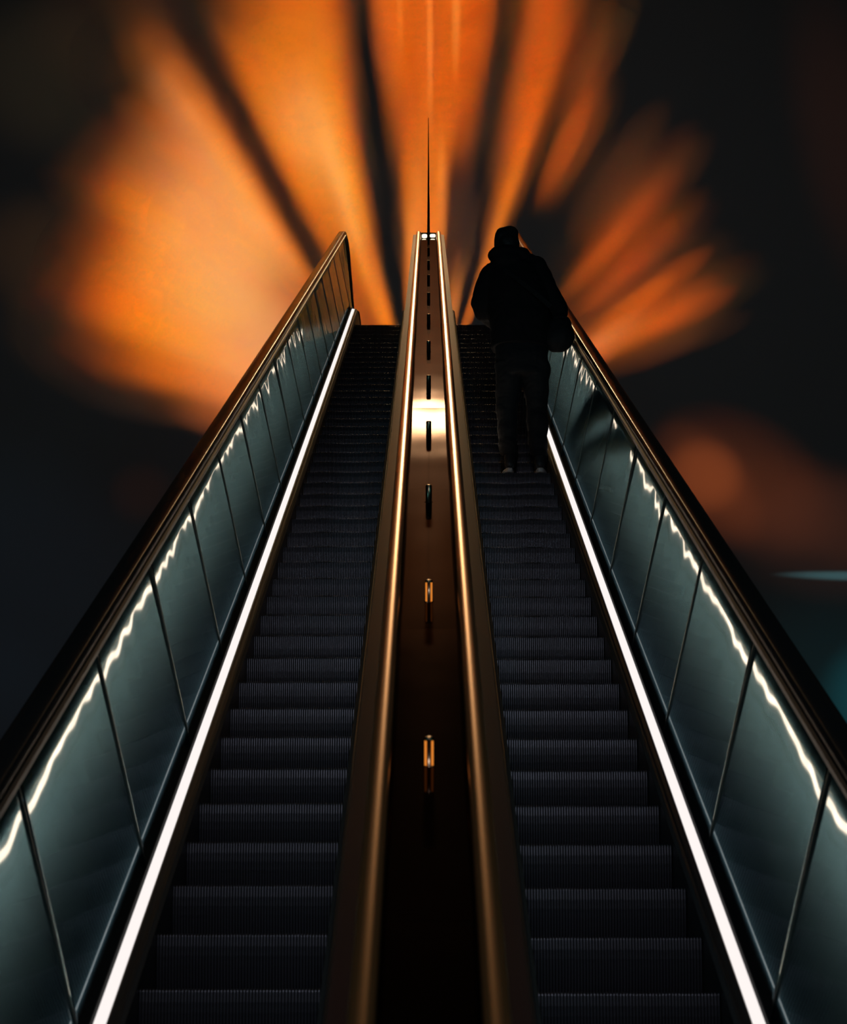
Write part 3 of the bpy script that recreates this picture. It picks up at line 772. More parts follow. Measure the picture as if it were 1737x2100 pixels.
def balustrade(root, side, xb, xt, rng, joint0, hr_x, hr_w, led_x, led_mat, outer):
    """side = +1: the wall stands on the +x edge of its escalator (faces -x)"""
    low = path(H_LOW, ULOW)
    top = path(H_TOP, UTOP)
    xp = xt + (side * 0.031 if outer else 0)      # the panel heads tuck in under the capping rail
    # panels between joints
    bounds = [U_START]
    u = joint0 - 1.49
    while u < UTOP - 0.9:
        if u > U_START + 0.3:
            bounds.append(u)
        u += 1.49
    bounds.append(UTOP)
    gap = 0.0018

    def lowtop(u):
        a, b = P(xb, min(u, ULOW), H_LOW), P(xp, u, H_TOP)
        return a, b
    nrm = Vector((-side, 0, 0))
    for k in range(len(bounds) - 1):
        u0, u1 = bounds[k] + gap, bounds[k + 1] - gap
        NU, NV = 40, 8
        vs, fs = [], []
        seed = rng.random() * 100
        tilt = rng.uniform(-0.003, 0.003)
        curl = rng.uniform(0.003, 0.006) * (0.4 if not outer else 1)
        wob = 0.0005 + 0.0035 * max(0, (u0 - 8) / 20)
        for i in range(NU + 1):
            t = i / NU
            uu = u0 + (u1 - u0) * t
            a = P(xb, uu, H_LOW) if uu < ULOW else None
            if a is None:
                # follow the bend of the lower edge
                idx = 60 + min(14, int(round((uu - ULOW) / 0.6 * 8)))
                a = Vector((K * xb, low[idx][0], low[idx][1]))
            b = P(xp, uu, H_TOP)
            for j in range(NV + 1):
                v = j / NV
                p = a.lerp(b, v)
                s = tilt + curl * 0.55 * math.cos(math.pi * t) - curl * 0.5 * (t ** 4)
                w = noise.noise(Vector((uu * 1.6 + seed, v * 1.1, seed))) * wob * 1.3
                w += noise.noise(Vector((uu * 5.0 + seed, v * 0.7, seed + 7))) * wob * 0.55
                p = p + nrm * (v * 0.8 * s + w * (v * 1.2))
                vs.append(p)
        for i in range(NU):
            for j in range(NV):
                q = i * (NV + 1) + j
                fs.append((q, q + NV + 1, q + NV + 2, q + 1))
        # thickness: a back sheet
        n0 = len(vs)
        back = [v - nrm * 0.012 for v in vs]
        vs2 = vs + back
        fs2 = list(fs) + [tuple(n0 + q for q in reversed(f)) for f in fs]
        rim = [i * (NV + 1) for i in range(NU + 1)] + [NU * (NV + 1) + j for j in range(1, NV + 1)] + \
              [i * (NV + 1) + NV for i in range(NU - 1, -1, -1)] + [j for j in range(NV - 1, 0, -1)]
        for q in range(len(rim)):
            a_, b_ = rim[q], rim[(q + 1) % len(rim)]
            fs2.append((a_, b_, b_ + n0, a_ + n0))
        me = mesh_from('balustrade_panel', vs2, fs2)
        for pi, pl in enumerate(me.polygons):
            pl.use_smooth = pi < 2 * len(fs)
        o = link('balustrade_panel', me, M['panel'], root)
        # seam cover at the upper joint
        if k < len(bounds) - 2:
            sv, sf = [], []
            a, b = P(xb, bounds[k + 1], H_LOW), P(xp, bounds[k + 1], H_TOP)
            d = (P(0, 1, 0) - P(0, 0, 0)).normalized() * 0.0022
            for q in (a, b):
                for s1 in (-1, 1):
                    sv.append(q + nrm * 0.0035 + d * s1)
                    sv.append(q - nrm * 0.006 + d * s1)
            sf = [(0, 1, 3, 2), (4, 6, 7, 5), (0, 4, 5, 1), (2, 3, 7, 6), (0, 2, 6, 4), (1, 5, 7, 3)]
            link('panel_seam', mesh_from('panel_seam', sv, sf), M['seam'], o)
    # upper end panel in the level part
    vs, fs = [], []
    nn = len(top) - 60
    for i in range(nn):
        ty, tz = top[60 + i][0], top[60 + i][1]
        ly, lz = low[60 + i][0], low[60 + i][1]
        vs += [(K * xp, ty, tz), (K * xb, max(ly, ty - 0.3) if i else ty, lz)]
    n0 = len(vs)
    vs += [(v[0] + side * 0.012, v[1], v[2]) for v in vs]
    for i in range(nn - 1):
        fs.append((2 * i, 2 * i + 1, 2 * i + 3, 2 * i + 2))
        fs.append((n0 + 2 * i, n0 + 2 * i + 2, n0 + 2 * i + 3, n0 + 2 * i + 1))
        fs.append((2 * i, 2 * i + 2, n0 + 2 * i + 2, n0 + 2 * i))
    fs.append((n0 - 2, n0 - 1, 2 * n0 - 1, 2 * n0 - 2))
    link('end_panel', mesh_from('end_panel', vs, fs), M['panel'], root)
    # capping trim under the handrail: steel strip at the panel head
    xk = K * xt
    s = side
    e0, e1 = 0.0, (hr_x * K - xk) * 1.0
    lip = 0.008 if outer else 0.020
    cap = [(xk - s * lip, -0.006), (xk - s * lip, 0.010), (xk + e1 * 0.6, 0.016), (xk + e1 + s * 0.02, 0.010),
           (xk + e1 + s * 0.02, -0.02), (xk, -0.02)]
    link('capping_rail', sweep(cap, top, name='capping_rail'), M['trim_dark'] if outer else M['trim_mid'], root)
    # handrail
    hp = newel(path(H_TOP - 0.035, UTOP), 0.75)
    link('handrail', sweep(handrail_prof(K * hr_x, K * hr_w, 0.036), hp, smooth=True, name='handrail'), M['rubber' if outer else 'rail_shine'], root)
    # lower deck ledge, light strip and skirt
    lx = K * led_x
    lw = 0.017
    ledge = path(H_LOW, ULOW)
    inner = K * (led_x - side * 0.052)
    prof = [(lx - s * lw, 0.004), (lx - s * (lw + 0.004), 0.010), (lx - s * (lw + 0.010), 0.010),
            (inner + s * 0.012, -0.010), (inner + s * 0.006, -0.006), (inner, -0.012), (inner, -0.03),
            (lx - s * lw, -0.03)]
    link('deck_ledge', sweep(prof, ledge, name='deck_ledge'), M['trim_dark'], root)
    prof = [(inner + s * 0.001, -0.028), (inner + s * 0.012, -0.028), (inner + s * 0.012, -0.30), (inner + s * 0.001, -0.30)]
    link('skirt', sweep(prof, ledge, name='skirt'), M['trim_dark'], root)
    prof = [(lx - s * lw * 0.9, 0.004), (lx + s * lw, 0.010), (lx + s * lw, -0.006), (lx - s * lw * 0.9, -0.006)]
    link('light_strip', sweep(prof, ledge, name='light_strip'), led_mat, root)
    prof = [(lx + s * lw, -0.03), (lx + s * lw, 0.034), (lx + s * (lw + 0.003), 0.034), (lx + s * (lw + 0.003), 0.002), (K * xb + s * 0.010, 0.002), (K * xb + s * 0.010, -0.03)]  # raised lip shaped to keep the strip's light off the panel
    link('strip_channel', sweep(prof, ledge, name='strip_channel'), M['brush'], root)
    if not outer:  # hidden glowing strip, added only to show mirrored in the outer panels
        xa = K * (xb + (xt - xb) * 0.10) - s * 0.006
        ah = path(H_LOW - 0.085, ULOW, ustart=9.0)[:60]
        prof = [(xa, 0.0), (xa - s * 0.004, 0.001), (xa - s * 0.004, 0.006), (xa, 0.007)]
        link('added_amber_line', sweep(prof, ah, name='added_amber_line'), M['amber'], root)
    # brush guard line over the steps
    prof = [(inner - s * 0.012, -0.022), (inner + s * 0.001, -0.012), (inner + s * 0.001, -0.03), (inner - s * 0.012, -0.026)]
    link('skirt_brush', sweep(prof, ledge, name='skirt_brush'), M['brush'], root)


# ------------------------------------------------------------------ step mesh
PITCH = 0.4669 * K
TREAD, RISE = PITCH * CA, PITCH * SA
SW = 0.600 * K


def step_mesh():
    """origin on the nosing, y away from the rider's approach, z up; cleats run along the tread and down the riser"""
    ncl = 58
    prof = []            # (y, z, normal y, normal z, cleat depth)
    prof.append((TREAD * 1.02, 0, 0, 1))
    prof.append((TREAD * 0.5, 0, 0, 1))
    prof.append((0.012, 0, 0, 1))
    for i in range(1, 5):
        a = math.pi / 2 * i / 4
        prof.append((0.010 - 0.010 * math.sin(a), -0.010 + 0.010 * math.cos(a), -math.sin(a), math.cos(a)))
    nr = 8
    for i in range(1, nr + 1):
        t = i / nr
        z = -0.010 - (RISE + 0.02) * t
        y = 0.070 * t ** 1.8
        prof.append((y, z, -1.0, -0.25 * t))
    vs, fs = [], []
    cols = []
    p = SW / ncl
    for c in range(ncl):
        x = -SW / 2 + c * p
        cols += [(x + 0.08 * p, 0), (x + 0.22 * p, 1), (x + 0.50 * p, 1), (x + 0.64 * p, 0)]
    n = len(prof)
    for (x, top) in cols:
        for (y, z, ny, nz) in prof:
            d = 0.0 if top else -0.007
            l = math.hypot(ny, nz)
            vs.append((x, y + ny / l * d, z + nz / l * d))
    for i in range(len(cols) - 1):
        for j in range(n - 1):
            a = i * n + j
            fs.append((a, a + 1, a + n + 1, a + n))
    # solid body behind the cleats
    b0 = len(vs)
    for x in (cols[0][0], cols[-1][0]):
        vs += [(x, TREAD * 1.02, -0.05), (x, 0.11, -RISE - 0.03)]
    fs.append((0, *[k for k in range(1, n)], b0 + 1, b0))
    e = (len(cols) - 1) * n
    fs.append((e + n - 1, *[e + k for k in range(n - 2, -1, -1)], b0 + 2, b0 + 3))
    fs.append((b0, b0 + 1, b0 + 3, b0 + 2))
    me = bpy.data.meshes.new('step')
    me.from_pydata(vs, [], fs)
    me.materials.append(M['step'])
    me.materials.append(M['groove'])
    for i in range(len(cols) - 1):
        if not (cols[i][1] and cols[i + 1][1]):
            for j in range(n - 1):
                me.polygons[i * (n - 1) + j].material_index = 1
    return me


STEP = step_mesh()
K_FEET = 21


def steps(root, xc, u_first, kmin, kmax):
    pth = path(H_NOSE)
    for k in range(kmin, kmax):
        u = u_first + 0.4669 * k
        if u <= 27.2:
            p = P(xc, u, H_NOSE)
        else:
            # ride round the bend on to the level
            s = (u - 27.2)
            r = 2.6
            a = ALPHA - min(ALPHA, s / r)
            c = P(xc, 27.2, H_NOSE)
            cy, cz = c.y + SA * K * r, c.z - CA * K * r
            extra = max(0, s - r * ALPHA) * K
            p = Vector((xc * K, cy - math.sin(a) * K * r + extra, cz + math.cos(a) * K * r))
        o = bpy.data.objects.new('step', STEP)
        COL.objects.link(o)
        o.location = p
        o.parent = root


# ------------------------------------------------------------------ setting
def slab(name, x0, x1, y0, y1, z0, z1, mat):
    vs, fs = [], []
    box_vf(((x0 + x1) / 2, (y0 + y1) / 2, (z0 + z1) / 2), (x1 - x0, y1 - y0, z1 - z0), vs, fs)
    o = link(name, mesh_from(name, vs, fs), mat)
    o['kind'] = 'structure'
    return o


land = path(H_NOSE)[-1]
LAND_Z = land[1]
LAND_Y = path(H_NOSE)[74][0]
HALL = 11.0
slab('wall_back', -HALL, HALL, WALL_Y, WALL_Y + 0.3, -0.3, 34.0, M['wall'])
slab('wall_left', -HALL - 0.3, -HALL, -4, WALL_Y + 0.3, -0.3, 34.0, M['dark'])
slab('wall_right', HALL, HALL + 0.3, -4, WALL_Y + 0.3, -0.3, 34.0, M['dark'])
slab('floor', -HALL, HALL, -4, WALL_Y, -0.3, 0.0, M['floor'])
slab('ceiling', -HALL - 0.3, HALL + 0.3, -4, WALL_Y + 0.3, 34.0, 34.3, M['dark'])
slab('floor_landing', -1.6, 1.6, LAND_Y + 0.25, LAND_Y + 4.0, LAND_Z - 0.35, LAND_Z - 0.004, M['floor'])

# ------------------------------------------------------------------ the two escalators
rng = random.Random(5)


def build_escalator(side, label):
    base = P(side * 0.624, U_START, H_NOSE)
    root = empty('escalator', label, 'escalator', (0, 0, 0), None)
    # outer wall
    balustrade(root, side, side * 1.010, side * 1.142, rng, 6.09 if side > 0 else 5.93,
               side * 1.188, 0.046, side * 0.976, M['led_out'], True)
    # inner wall beside the shared centre deck
    balustrade(root, -side, side * 0.238, side * 0.190, rng, 6.5,
               side * 0.137, 0.030, side * 0.272, M['led_in'], False)
    steps(root, side * 0.624, 6.528 + (0.0 if side > 0 else 0.03), -5, 50)
    # truss cladding under the steps
    low = path(H_NOSE + 0.35)
    x0, x1 = sorted((K * side * 0.21, K * side * 1.22))
    prof = [(x0, 0.0), (x1, 0.0), (x1, -0.75), (x0, -0.75)]
    link('truss_cladding', sweep(prof, low, name='truss_cladding'), M['dark'], root)
    prof = [(K * side * 1.205, 0.0), (K * side * 1.222, 0.0), (K * side * 1.222, 1.22), (K * side * 1.205, 1.22)]
    link('side_cladding', sweep(prof, low, name='side_cladding'), M['dark'], root)
    # comb plate at the landing
    vs, fs = [], []
    box_vf((K * side * 0.624, LAND_Y + 0.12, LAND_Z + 0.004), (SW, 0.26, 0.012), vs, fs)
    link('comb_plate', mesh_from('comb_plate', vs, fs), M['trim_dark'], root)
    return root


right = build_escalator(1, 'dark escalator on the right, the one the standing person rides')
left = build_escalator(-1, 'dark empty escalator on the left with no rider on its steps')

# ------------------------------------------------------------------ centre deck with anti-slide studs
deck = empty('centre_deck', 'narrow amber-lit steel deck between the two escalators, set with upright studs', 'deck')
H_DECK = 1.92
dp = path(H_DECK, UTOP)
seams = [4.9, 7.8, 10.7, 13.6, 16.5, 19.4, 22.3, 25.2]


def deck_plate(u0, u1, wobble):
    vs, fs = [], []
    NU, NX = 24, 6
    for i in range(NU + 1):
        u = u0 + (u1 - u0) * i / NU
        t = i / NU
        for j in range(NX + 1):
            x = -0.115 + 0.23 * j / NX
            w = 0.0016 * math.sin(math.pi * t) * (1 - (2 * j / NX - 1) ** 2) + wobble * noise.noise(Vector((x * 3, u * 2.2, 3)))
            vs.append(P(x, u, H_DECK) + Vector((0, -SA, CA)) * w)
    n = NX + 1
    for i in range(NU):
        for j in range(NX):
            a = i * n + j
            fs.append((a, a + 1, a + n + 1, a + n))
    me = mesh_from('deck_plate', vs, fs, True)
    o = link('deck_plate', me, M['deck'], deck)
    md = o.modifiers.new('solid', 'SOLIDIFY')
    md.thickness = 0.004
    md.offset = -1
    md.use_rim = False
    return o


us = [U_START] + seams + [UTOP]
for a, b in zip(us[:-1], us[1:]):
    deck_plate(a + 0.0012, b - 0.0012, 0.0008)
prof = [(-0.109, 0), (0.109, 0), (0.109, -0.006), (-0.109, -0.006)]
link('end_plate', sweep(prof, dp[60:], name='end_plate'), M['deck'], deck)
prof = [(-0.112, -0.012), (0.112, -0.012), (0.112, -0.03), (-0.112, -0.03)]
link('deck_frame', sweep(prof, dp, name='deck_frame'), M['trim_dark'], deck)

# one stud, copied along the deck
u = 6.13 
k = 0
bm = bmesh.new()
R_ = 0.0145
HT = 0.085
ringz = [(R_ * 1.5, 0.0), (R_ * 1.5, 0.004), (R_, 0.006), (R_, HT - 0.004), (R_ * 0.8, HT), (0.0001, HT)]
seg = 20
rows = []
for (r, z) in ringz:
    rows.append([bm.verts.new((r * math.cos(2 * math.pi * i / seg), r * math.sin(2 * math.pi * i / seg), z)) for i in range(seg)])
for a, b in zip(rows[:-1], rows[1:]):
    for i in range(seg):
        bm.faces.new((a[i], a[(i + 1) % seg], b[(i + 1) % seg], b[i]))
bm.faces.new(list(reversed(rows[0])))
stud_me = bpy.data.meshes.new('anti_slide_stud')
bm.to_mesh(stud_me)
bm.free()
for p in stud_me.polygons:
    p.use_smooth = True
stud_me.materials.append(M['stud'])
while u < UTOP:
    o = bpy.data.objects.new('anti_slide_stud', stud_me)
    COL.objects.link(o)
    o.location = P(0, u, H_DECK)
    o.rotation_euler = (ALPHA, 0, 0)
    o.parent = deck
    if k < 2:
        # amber reflections on the two nearest studs, imitated by slim glowing bars
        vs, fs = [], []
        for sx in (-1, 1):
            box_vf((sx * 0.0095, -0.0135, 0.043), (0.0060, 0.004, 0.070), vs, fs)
        link('glint_bar', mesh_from('glint_bar', vs, fs), M['stud_glint'], o)
    u += 2.11
    k += 1

# slender post at the head of the deck
vs, fs = [], []
pz = dp[70][1]
py = dp[70][0]
n = 12
for z, r in ((0.0, 0.020), (2.05, 0.004)):
    for i in range(n):
        a = 2 * math.pi * i / n
        vs.append((r * math.cos(a), r * math.sin(a), z))
for i in range(n):
    fs.append((i, (i + 1) % n, n + (i + 1) % n, n + i))
fs.append(tuple(range(n)))
fs.append(tuple(range(n, 2 * n)))
post = link('post', mesh_from('post', vs, fs), M['brush'])
post.location = (0, py, pz)
post['label'] = 'slender dark tapering post rising from the head of the centre deck'
post['category'] = 'post'

# cluster of small glowing white blobs on the head of the deck
cl = empty('deck_glow', 'small cluster of glowing white blobs at the head of the centre deck', 'light', (0, py - 0.25, pz))
vs, fs = [], []
box_vf((0, 0.02, 0.075), (0.205, 0.04, 0.165), vs, fs)
link('lamp_housing', mesh_from('lamp_housing', vs, fs), M['brush'], cl)
for (x, z, w, h) in ((-0.055, 0.105, 0.070, 0.060), (0.055, 0.110, 0.075, 0.050), (-0.060, 0.045, 0.055, 0.030), (0.0, 0.040, 0.030, 0.030), (0.055, 0.045, 0.060, 0.035)):
    bm = bmesh.new()
    res = bmesh.ops.create_icosphere(bm, subdivisions=3, radius=1.0)
    for v in bm.verts:
        c = [math.copysign(abs(q) ** 0.6, q) for q in v.co]
        v.co = Vector((c[0] * w / 2 + x, c[1] * 0.008, c[2] * h / 2 + z))
    me = bpy.data.meshes.new('lens')
    bm.to_mesh(me)
    bm.free()
    link('lens', me, M['lens'], cl)

# lamp high above the landing; the deck mirrors it
lamp = empty('ceiling_lamp', 'bright warm lamp hanging high above the landing, seen mirrored in the centre deck', 'lamp', (0, WALL_Y - 0.35, 26.7))
vs, fs = [], []
box_vf((0, -0.006, 0), (1.3, 0.012, 0.55), vs, fs)
link('lamp_glass', mesh_from('lamp_glass', vs, fs), M['lamp'], lamp)
vs, fs = [], []
box_vf((0, 0.08, 0), (1.60, 0.16, 0.80), vs, fs)
link('lamp_housing', mesh_from('lamp_housing', vs, fs), M['dark'], lamp)
vs, fs = [], []
box_vf((0, 0.12, (34.0 - lamp.location.z + 0.3) / 2), (0.03, 0.03, 34.0 - lamp.location.z - 0.3), vs, fs)
link('lamp_stem', mesh_from('lamp_stem', vs, fs), M['dark'], lamp)

# ------------------------------------------------------------------ the rider
def tube(bm, pts, seg=16, caps=True):
    """loft of elliptical rings: (x, y, z, rx, ry) ; rings lie level unless a 6th item gives the axis"""
    rings = []
    n = len(pts)
    for i, q in enumerate(pts):
        c = Vector(q[:3])
        a = Vector(pts[max(0, i - 1)][:3])
        b = Vector(pts[min(n - 1, i + 1)][:3])
        t = (b - a).normalized()
        ref = Vector((0, 1, 0)) if abs(t.y) < 0.9 else Vector((0, 0, 1))
        e1 = t.cross(ref).normalized()
        e2 = e1.cross(t).normalized()
        ring = [bm.verts.new(c + e1 * q[3] * math.cos(2 * math.pi * k / seg) + e2 * q[4] * math.sin(2 * math.pi * k / seg)) for k in range(seg)]
        rings.append(ring)
    for a, b in zip(rings[:-1], rings[1:]):
        for k in range(seg):
            bm.faces.new((a[k], a[(k + 1) % seg], b[(k + 1) % seg], b[k]))
    if caps:
        bm.faces.new(list(reversed(rings[0])))
        bm.faces.new(rings[-1])


def ball(bm, c, r, sub=3):
    res = bmesh.ops.create_icosphere(bm, subdivisions=sub, radius=1.0)
    for v in res['verts']:
        v.co = Vector((v.co.x * r[0] + c[0], v.co.y * r[1] + c[1], v.co.z * r[2] + c[2]))


def limb(bm, pts):
    """pts (x, y, z, r): tapered limb with ball joints"""
    tube(bm, [(p[0], p[1], p[2], p[3], p[3]) for p in pts])
    for p in pts:
        ball(bm, p[:3], (p[3] * 0.99,) * 3, 2)


def fuse(name, bm, voxel, mat, parent, smooth_it=4, fold=0.0, fscale=5.0, stretch=(1, 1, 1)):
    """fuse overlapping shapes into one continuous skin, with soft folds"""
    bmesh.ops.recalc_face_normals(bm, faces=bm.faces)
    me = bpy.data.meshes.new(name)
    bm.to_mesh(me)
    bm.free()
    tmp = bpy.data.objects.new(name, me)
    COL.objects.link(tmp)
    r = tmp.modifiers.new('remesh', 'REMESH')
    r.mode = 'VOXEL'
    r.voxel_size = voxel
    s = tmp.modifiers.new('smooth', 'SMOOTH')
    s.factor = 0.5
    s.iterations = smooth_it
    dg = bpy.context.evaluated_depsgraph_get()
    ev = tmp.evaluated_get(dg)
    out = bpy.data.meshes.new_from_object(ev)
    bpy.data.objects.remove(tmp)
    bpy.data.meshes.remove(me)
    out.name = name
    if fold > 0:
        nrm = [v.normal.copy() for v in out.vertices]
        for v, nn_ in zip(out.vertices, nrm):
            p = Vector((v.co.x * stretch[0], v.co.y * stretch[1], v.co.z * stretch[2])) * fscale
            w = noise.noise(p) + 0.5 * abs(noise.noise(p * 2.3 + Vector((3, 1, 7))))
            v.co += nn_ * fold * w
    for p in out.polygons:
        p.use_smooth = True
    out.materials.clear()
    return link(name, out, mat, parent)


foot = P(0.7250, 6.528 + 0.4669 * K_FEET, H_NOSE)
person = empty('person', 'person in dark hooded jacket and trousers, seen from behind, standing on the right escalator',
               'person', (foot.x, foot.y + 0.10, foot.z))

bm = bmesh.new()
HX = -0.097
ball(bm, (HX, 0.045, 1.790), (0.078, 0.098, 0.118), 4)             # skull
ball(bm, (HX, 0.085, 1.735), (0.055, 0.060, 0.065))                # jaw
ball(bm, (HX, 0.150, 1.775), (0.012, 0.018, 0.022), 2)             # nose
ball(bm, (HX, 0.138, 1.742), (0.024, 0.010, 0.008), 2)             # lips
for s in (-1, 1):
    ball(bm, (HX + s * 0.030, 0.132, 1.795), (0.014, 0.010, 0.009), 2)
    ball(bm, (HX + s * 0.080, 0.045, 1.780), (0.010, 0.020, 0.032), 2)
limb(bm, [(HX, 0.03, 1.72, 0.056), (-0.085, 0.0, 1.60, 0.062)])
tube(bm, [(-0.08, 0, 1.60, 0.10, 0.08), (-0.07, 0, 1.54, 0.17, 0.10), (-0.05, 0, 1.40, 0.175, 0.115), (-0.02, 0, 1.20, 0.15, 0.10),
          (0, 0, 1.0, 0.165, 0.11), (0, 0, 0.88, 0.16, 0.11)])
ARM_L = [(-0.215, 0, 1.53), (-0.272, 0.02, 1.29), (-0.12, 0.24, 1.22)]
ARM_R = [(0.13, 0, 1.54), (0.265, 0.02, 1.29), (0.13, 0.25, 1.21)]
for A_ in (ARM_L, ARM_R):
    limb(bm, [(*A_[0], 0.055), (*A_[1], 0.042), (*A_[2], 0.028)])
HIPS = [[(-0.09, 0, 0.86), (-0.112, 0.03, 0.50), (-0.103, -0.02, 0.09)], [(0.09, 0, 0.86), (0.104, 0.04, 0.50), (0.112, -0.02, 0.09)]]
for L_ in HIPS:
    limb(bm, [(*L_[0], 0.082), (*L_[1], 0.052), (*L_[2], 0.036)])
    f = L_[2]
    tube(bm, [(f[0], f[1] - 0.05, 0.05, 0.030, 0.030), (f[0], f[1] + 0.06, 0.045, 0.040, 0.028), (f[0], f[1] + 0.17, 0.035, 0.038, 0.018)])
# hands: palm, four bent fingers of unequal length and a thumb each
for A_, s in ((ARM_L, 1), (ARM_R, -1)):
    w = Vector(A_[2])
    fwd = Vector((s * 0.55, 0.83, 0.05)).normalized()
    up = Vector((0, 0, 1))
    side_ = fwd.cross(up).normalized()
    pc = w + fwd * 0.055
    tube(bm, [(*w, 0.026, 0.020), (*(w + fwd * 0.03), 0.036, 0.015), (*(w + fwd * 0.085), 0.040, 0.014)])
    for i, (off, ln) in enumerate(((0.030, 0.068), (0.010, 0.078), (-0.010, 0.072), (-0.029, 0.056))):
        a0 = w + fwd * 0.08 + up * off
        a1 = a0 + fwd * ln * 0.45 + side_ * (-s) * 0.004
        a2 = a1 + (fwd * 0.75 + side_ * (-s) * 0.65).normalized() * ln * 0.32
        a3 = a2 + (fwd * 0.3 + side_ * (-s) * 0.95).normalized() * ln * 0.25
        limb(bm, [(*a0, 0.0092), (*a1, 0.0085), (*a2, 0.0078), (*a3, 0.007)])
    b0 = w + fwd * 0.03 + up * 0.030
    b1 = b0 + fwd * 0.028 + up * 0.024
    b2 = b1 + fwd * 0.030 + up * 0.006 + side_ * (-s) * 0.010
    limb(bm, [(*b0, 0.0115), (*b1, 0.010), (*b2, 0.0085)])
body = fuse('body', bm, 0.006, M['skin'], person, 2)

bm = bmesh.new()
ball(bm, (HX, 0.030, 1.812), (0.095, 0.108, 0.108), 4)
ball(bm, (HX + 0.03, 0.02, 1.862), (0.060, 0.080, 0.048), 3)
ball(bm, (HX + 0.012, -0.03, 1.765), (0.076, 0.062, 0.075), 3)
for v in list(bm.verts):
    if v.co.y > 0.10 and v.co.z < 1.83:
        v.co.y = 0.10
hair = fuse('hair', bm, 0.008, mat_p('hair', (0.012, 0.010, 0.009), 0.6, bump=0.6, bscale=260), person, 1, 0.012, 16, (1, 1, 0.5))

bm = bmesh.new()
tube(bm, [(-0.085, 0.0, 1.66, 0.095, 0.085), (-0.078, 0, 1.615, 0.150, 0.105), (-0.066, 0, 1.565, 0.205, 0.125), (-0.045, 0, 1.45, 0.232, 0.145),
          (-0.020, 0, 1.30, 0.235, 0.155), (-0.008, 0, 1.16, 0.222, 0.155), (-0.006, 0, 1.05, 0.214, 0.150), (-0.010, 0, 0.955, 0.208, 0.145)], 24)
limb(bm, [(-0.205, 0, 1.545, 0.086), (-0.262, 0.0, 1.42, 0.080), (-0.274, 0.02, 1.31, 0.078), (-0.265, 0.04, 1.255, 0.070)])
limb(bm, [(-0.265, 0.04, 1.265, 0.070), (-0.20, 0.14, 1.235, 0.058), (-0.135, 0.22, 1.225, 0.046)])
limb(bm, [(0.110, 0, 1.598, 0.086), (0.165, 0.0, 1.47, 0.080), (0.225, 0.01, 1.36, 0.078), (0.268, 0.03, 1.265, 0.074)])
limb(bm, [(0.268, 0.03, 1.265, 0.072), (0.21, 0.14, 1.235, 0.060), (0.145, 0.23, 1.215, 0.048)])
# hood lying round the neck
ball(bm, (HX + 0.004, -0.045, 1.672), (0.138, 0.095, 0.062), 3)
ball(bm, (HX - 0.045, -0.02, 1.668), (0.095, 0.090, 0.060), 3)
ball(bm, (HX + 0.090, -0.03, 1.665), (0.090, 0.090, 0.062), 3)
ball(bm, (0.045, -0.01, 1.640), (0.10, 0.080, 0.050), 3)
ball(bm, (HX, -0.075, 1.62), (0.105, 0.065, 0.085), 3)
jacket = fuse('hooded_jacket', bm, 0.009, M['jacket'], person, 4, 0.014, 5.5, (1.0, 1.0, 1.3))

bm = bmesh.new()
tube(bm, [(0, 0, 1.02, 0.185, 0.125), (0, 0, 0.93, 0.192, 0.132), (0, 0, 0.84, 0.190, 0.130), (0, 0, 0.74, 0.175, 0.115)], 24)
limb(bm, [(-0.092, 0.0, 0.84, 0.104), (-0.100, 0.01, 0.68, 0.092), (-0.114, 0.025, 0.50, 0.076), (-0.110, 0.0, 0.30, 0.070), (-0.104, -0.02, 0.14, 0.058), (-0.104, -0.02, 0.075, 0.054)])
limb(bm, [(0.095, 0.0, 0.84, 0.104), (0.098, 0.02, 0.68, 0.094), (0.106, 0.04, 0.50, 0.078), (0.104, 0.01, 0.30, 0.069), (0.112, -0.02, 0.14, 0.058), (0.113, -0.02, 0.075, 0.054)])
trousers = fuse('trousers', bm, 0.008, M['trouser'], person, 3, 0.013, 7.0, (1, 1, 1.6))

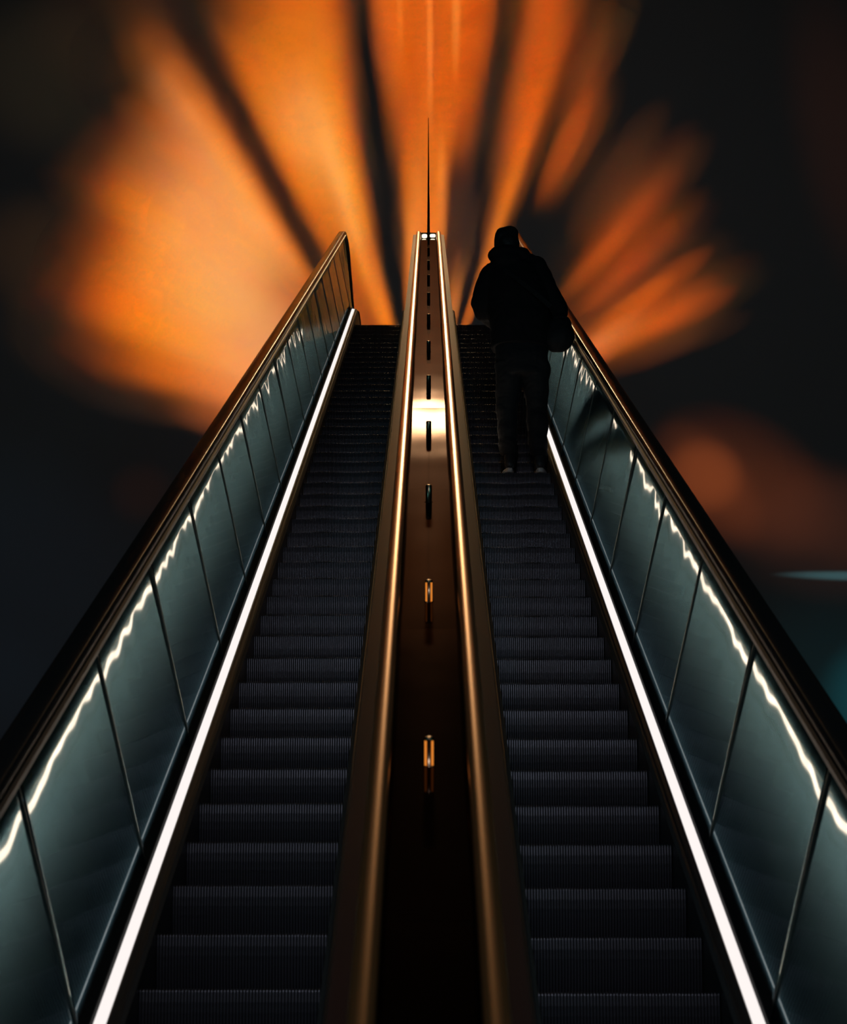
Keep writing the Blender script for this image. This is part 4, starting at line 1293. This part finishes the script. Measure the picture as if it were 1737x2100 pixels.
for L_, toe in ((HIPS[0], -0.03), (HIPS[1], 0.03)):
    x, y = L_[2][0], L_[2][1]
    y0 = y - 0.075
    bm = bmesh.new()
    tube(bm, [(x, y0 + 0.02, 0.062, 0.036, 0.045), (x, y0 + 0.08, 0.066, 0.042, 0.050), (x + toe * .5, y0 + 0.17, 0.055, 0.046, 0.034), (x + toe, y0 + 0.26, 0.042, 0.040, 0.020)], 18)
    limb(bm, [(x, y - 0.02, 0.12, 0.044), (x, y - 0.025, 0.07, 0.044)])
    sh = fuse('shoe', bm, 0.005, M['shoe'], person, 3)
    vs, fs = [], []
    outl = []
    for i in range(28):
        a = 2 * math.pi * i / 28
        yy = -math.cos(a)
        wv = 0.044 * (1 + 0.10 * yy) * abs(math.sin(a)) ** 0.75 * (1 if math.sin(a) > 0 else -1)
        outl.append((x + wv + toe * (yy + 1) / 2, y0 + 0.139 * (yy + 1) + 0.0))
    for (z, k_) in ((0.001, 0.96), (0.005, 1.02), (0.028, 1.03), (0.036, 0.94)):
        for (ox, oy) in outl:
            vs.append((x + (ox - x) * k_, y0 + 0.139 + (oy - y0 - 0.139) * k_, z))
    for r_ in range(3):
        for i in range(28):
            fs.append((r_ * 28 + i, r_ * 28 + (i + 1) % 28, (r_ + 1) * 28 + (i + 1) % 28, (r_ + 1) * 28 + i))
    fs.append(tuple(range(28)))
    fs.append(tuple(range(84, 112)))
    so = link('sole', mesh_from('sole', vs, fs), M['sole'], sh)
    so['label'] = 'white rubber sole'

# shoulder bag at the right hip
bag = empty('shoulder_bag', 'dark slouchy shoulder bag hanging at the right hip of the standing person', 'bag',
            (person.location.x + 0.282, person.location.y - 0.03, person.location.z + 1.11))
person.scale = (1.03, 1.03, 1.05)
bm = bmesh.new()
ball(bm, (0.0, 0, 0.0), (0.105, 0.085, 0.140), 3)
ball(bm, (-0.035, 0, -0.03), (0.095, 0.085, 0.105), 3)
ball(bm, (0.035, 0, 0.055), (0.062, 0.06, 0.085), 3)
bb = fuse('bag_body', bm, 0.008, M['bag'], bag, 3, 0.012, 8.0)
bm = bmesh.new()
tube(bm, [(0.01, 0, 0.11, 0.072, 0.066), (0.01, 0, 0.135, 0.055, 0.050)], 20)
fuse('bag_rim', bm, 0.006, M['bag'], bag, 1)
# strap from the bag over the left shoulder, lying on the back of the jacket
pts_l = [(0.27, -0.04, 1.22), (0.22, -0.145, 1.26), (0.10, -0.178, 1.36), (-0.02, -0.165, 1.47), (-0.12, -0.125, 1.575), (-0.15, -0.03, 1.645)]
vs, fs = [], []
for i, q in enumerate(pts_l):
    c = Vector(q) - Vector((0.29, -0.03, 1.09))
    a = Vector(pts_l[max(0, i - 1)])
    b = Vector(pts_l[min(len(pts_l) - 1, i + 1)])
    t = (b - a).normalized()
    w = t.cross(Vector((0, -1, 0.15))).normalized() * 0.019
    for e in (w, -w):
        vs.append(c + e)
        vs.append(c + e + Vector((0, -0.005, 0.001)))
for i in range(len(pts_l) - 1):
    o_ = i * 4
    for (a, b) in ((0, 1), (1, 3), (3, 2), (2, 0)):
        fs.append((o_ + a, o_ + b, o_ + b + 4, o_ + a + 4))
fs.append((0, 1, 3, 2))
e_ = (len(pts_l) - 1) * 4
fs.append((e_, e_ + 2, e_ + 3, e_ + 1))
link('strap', mesh_from('strap', vs, fs), M['bag'], bag)
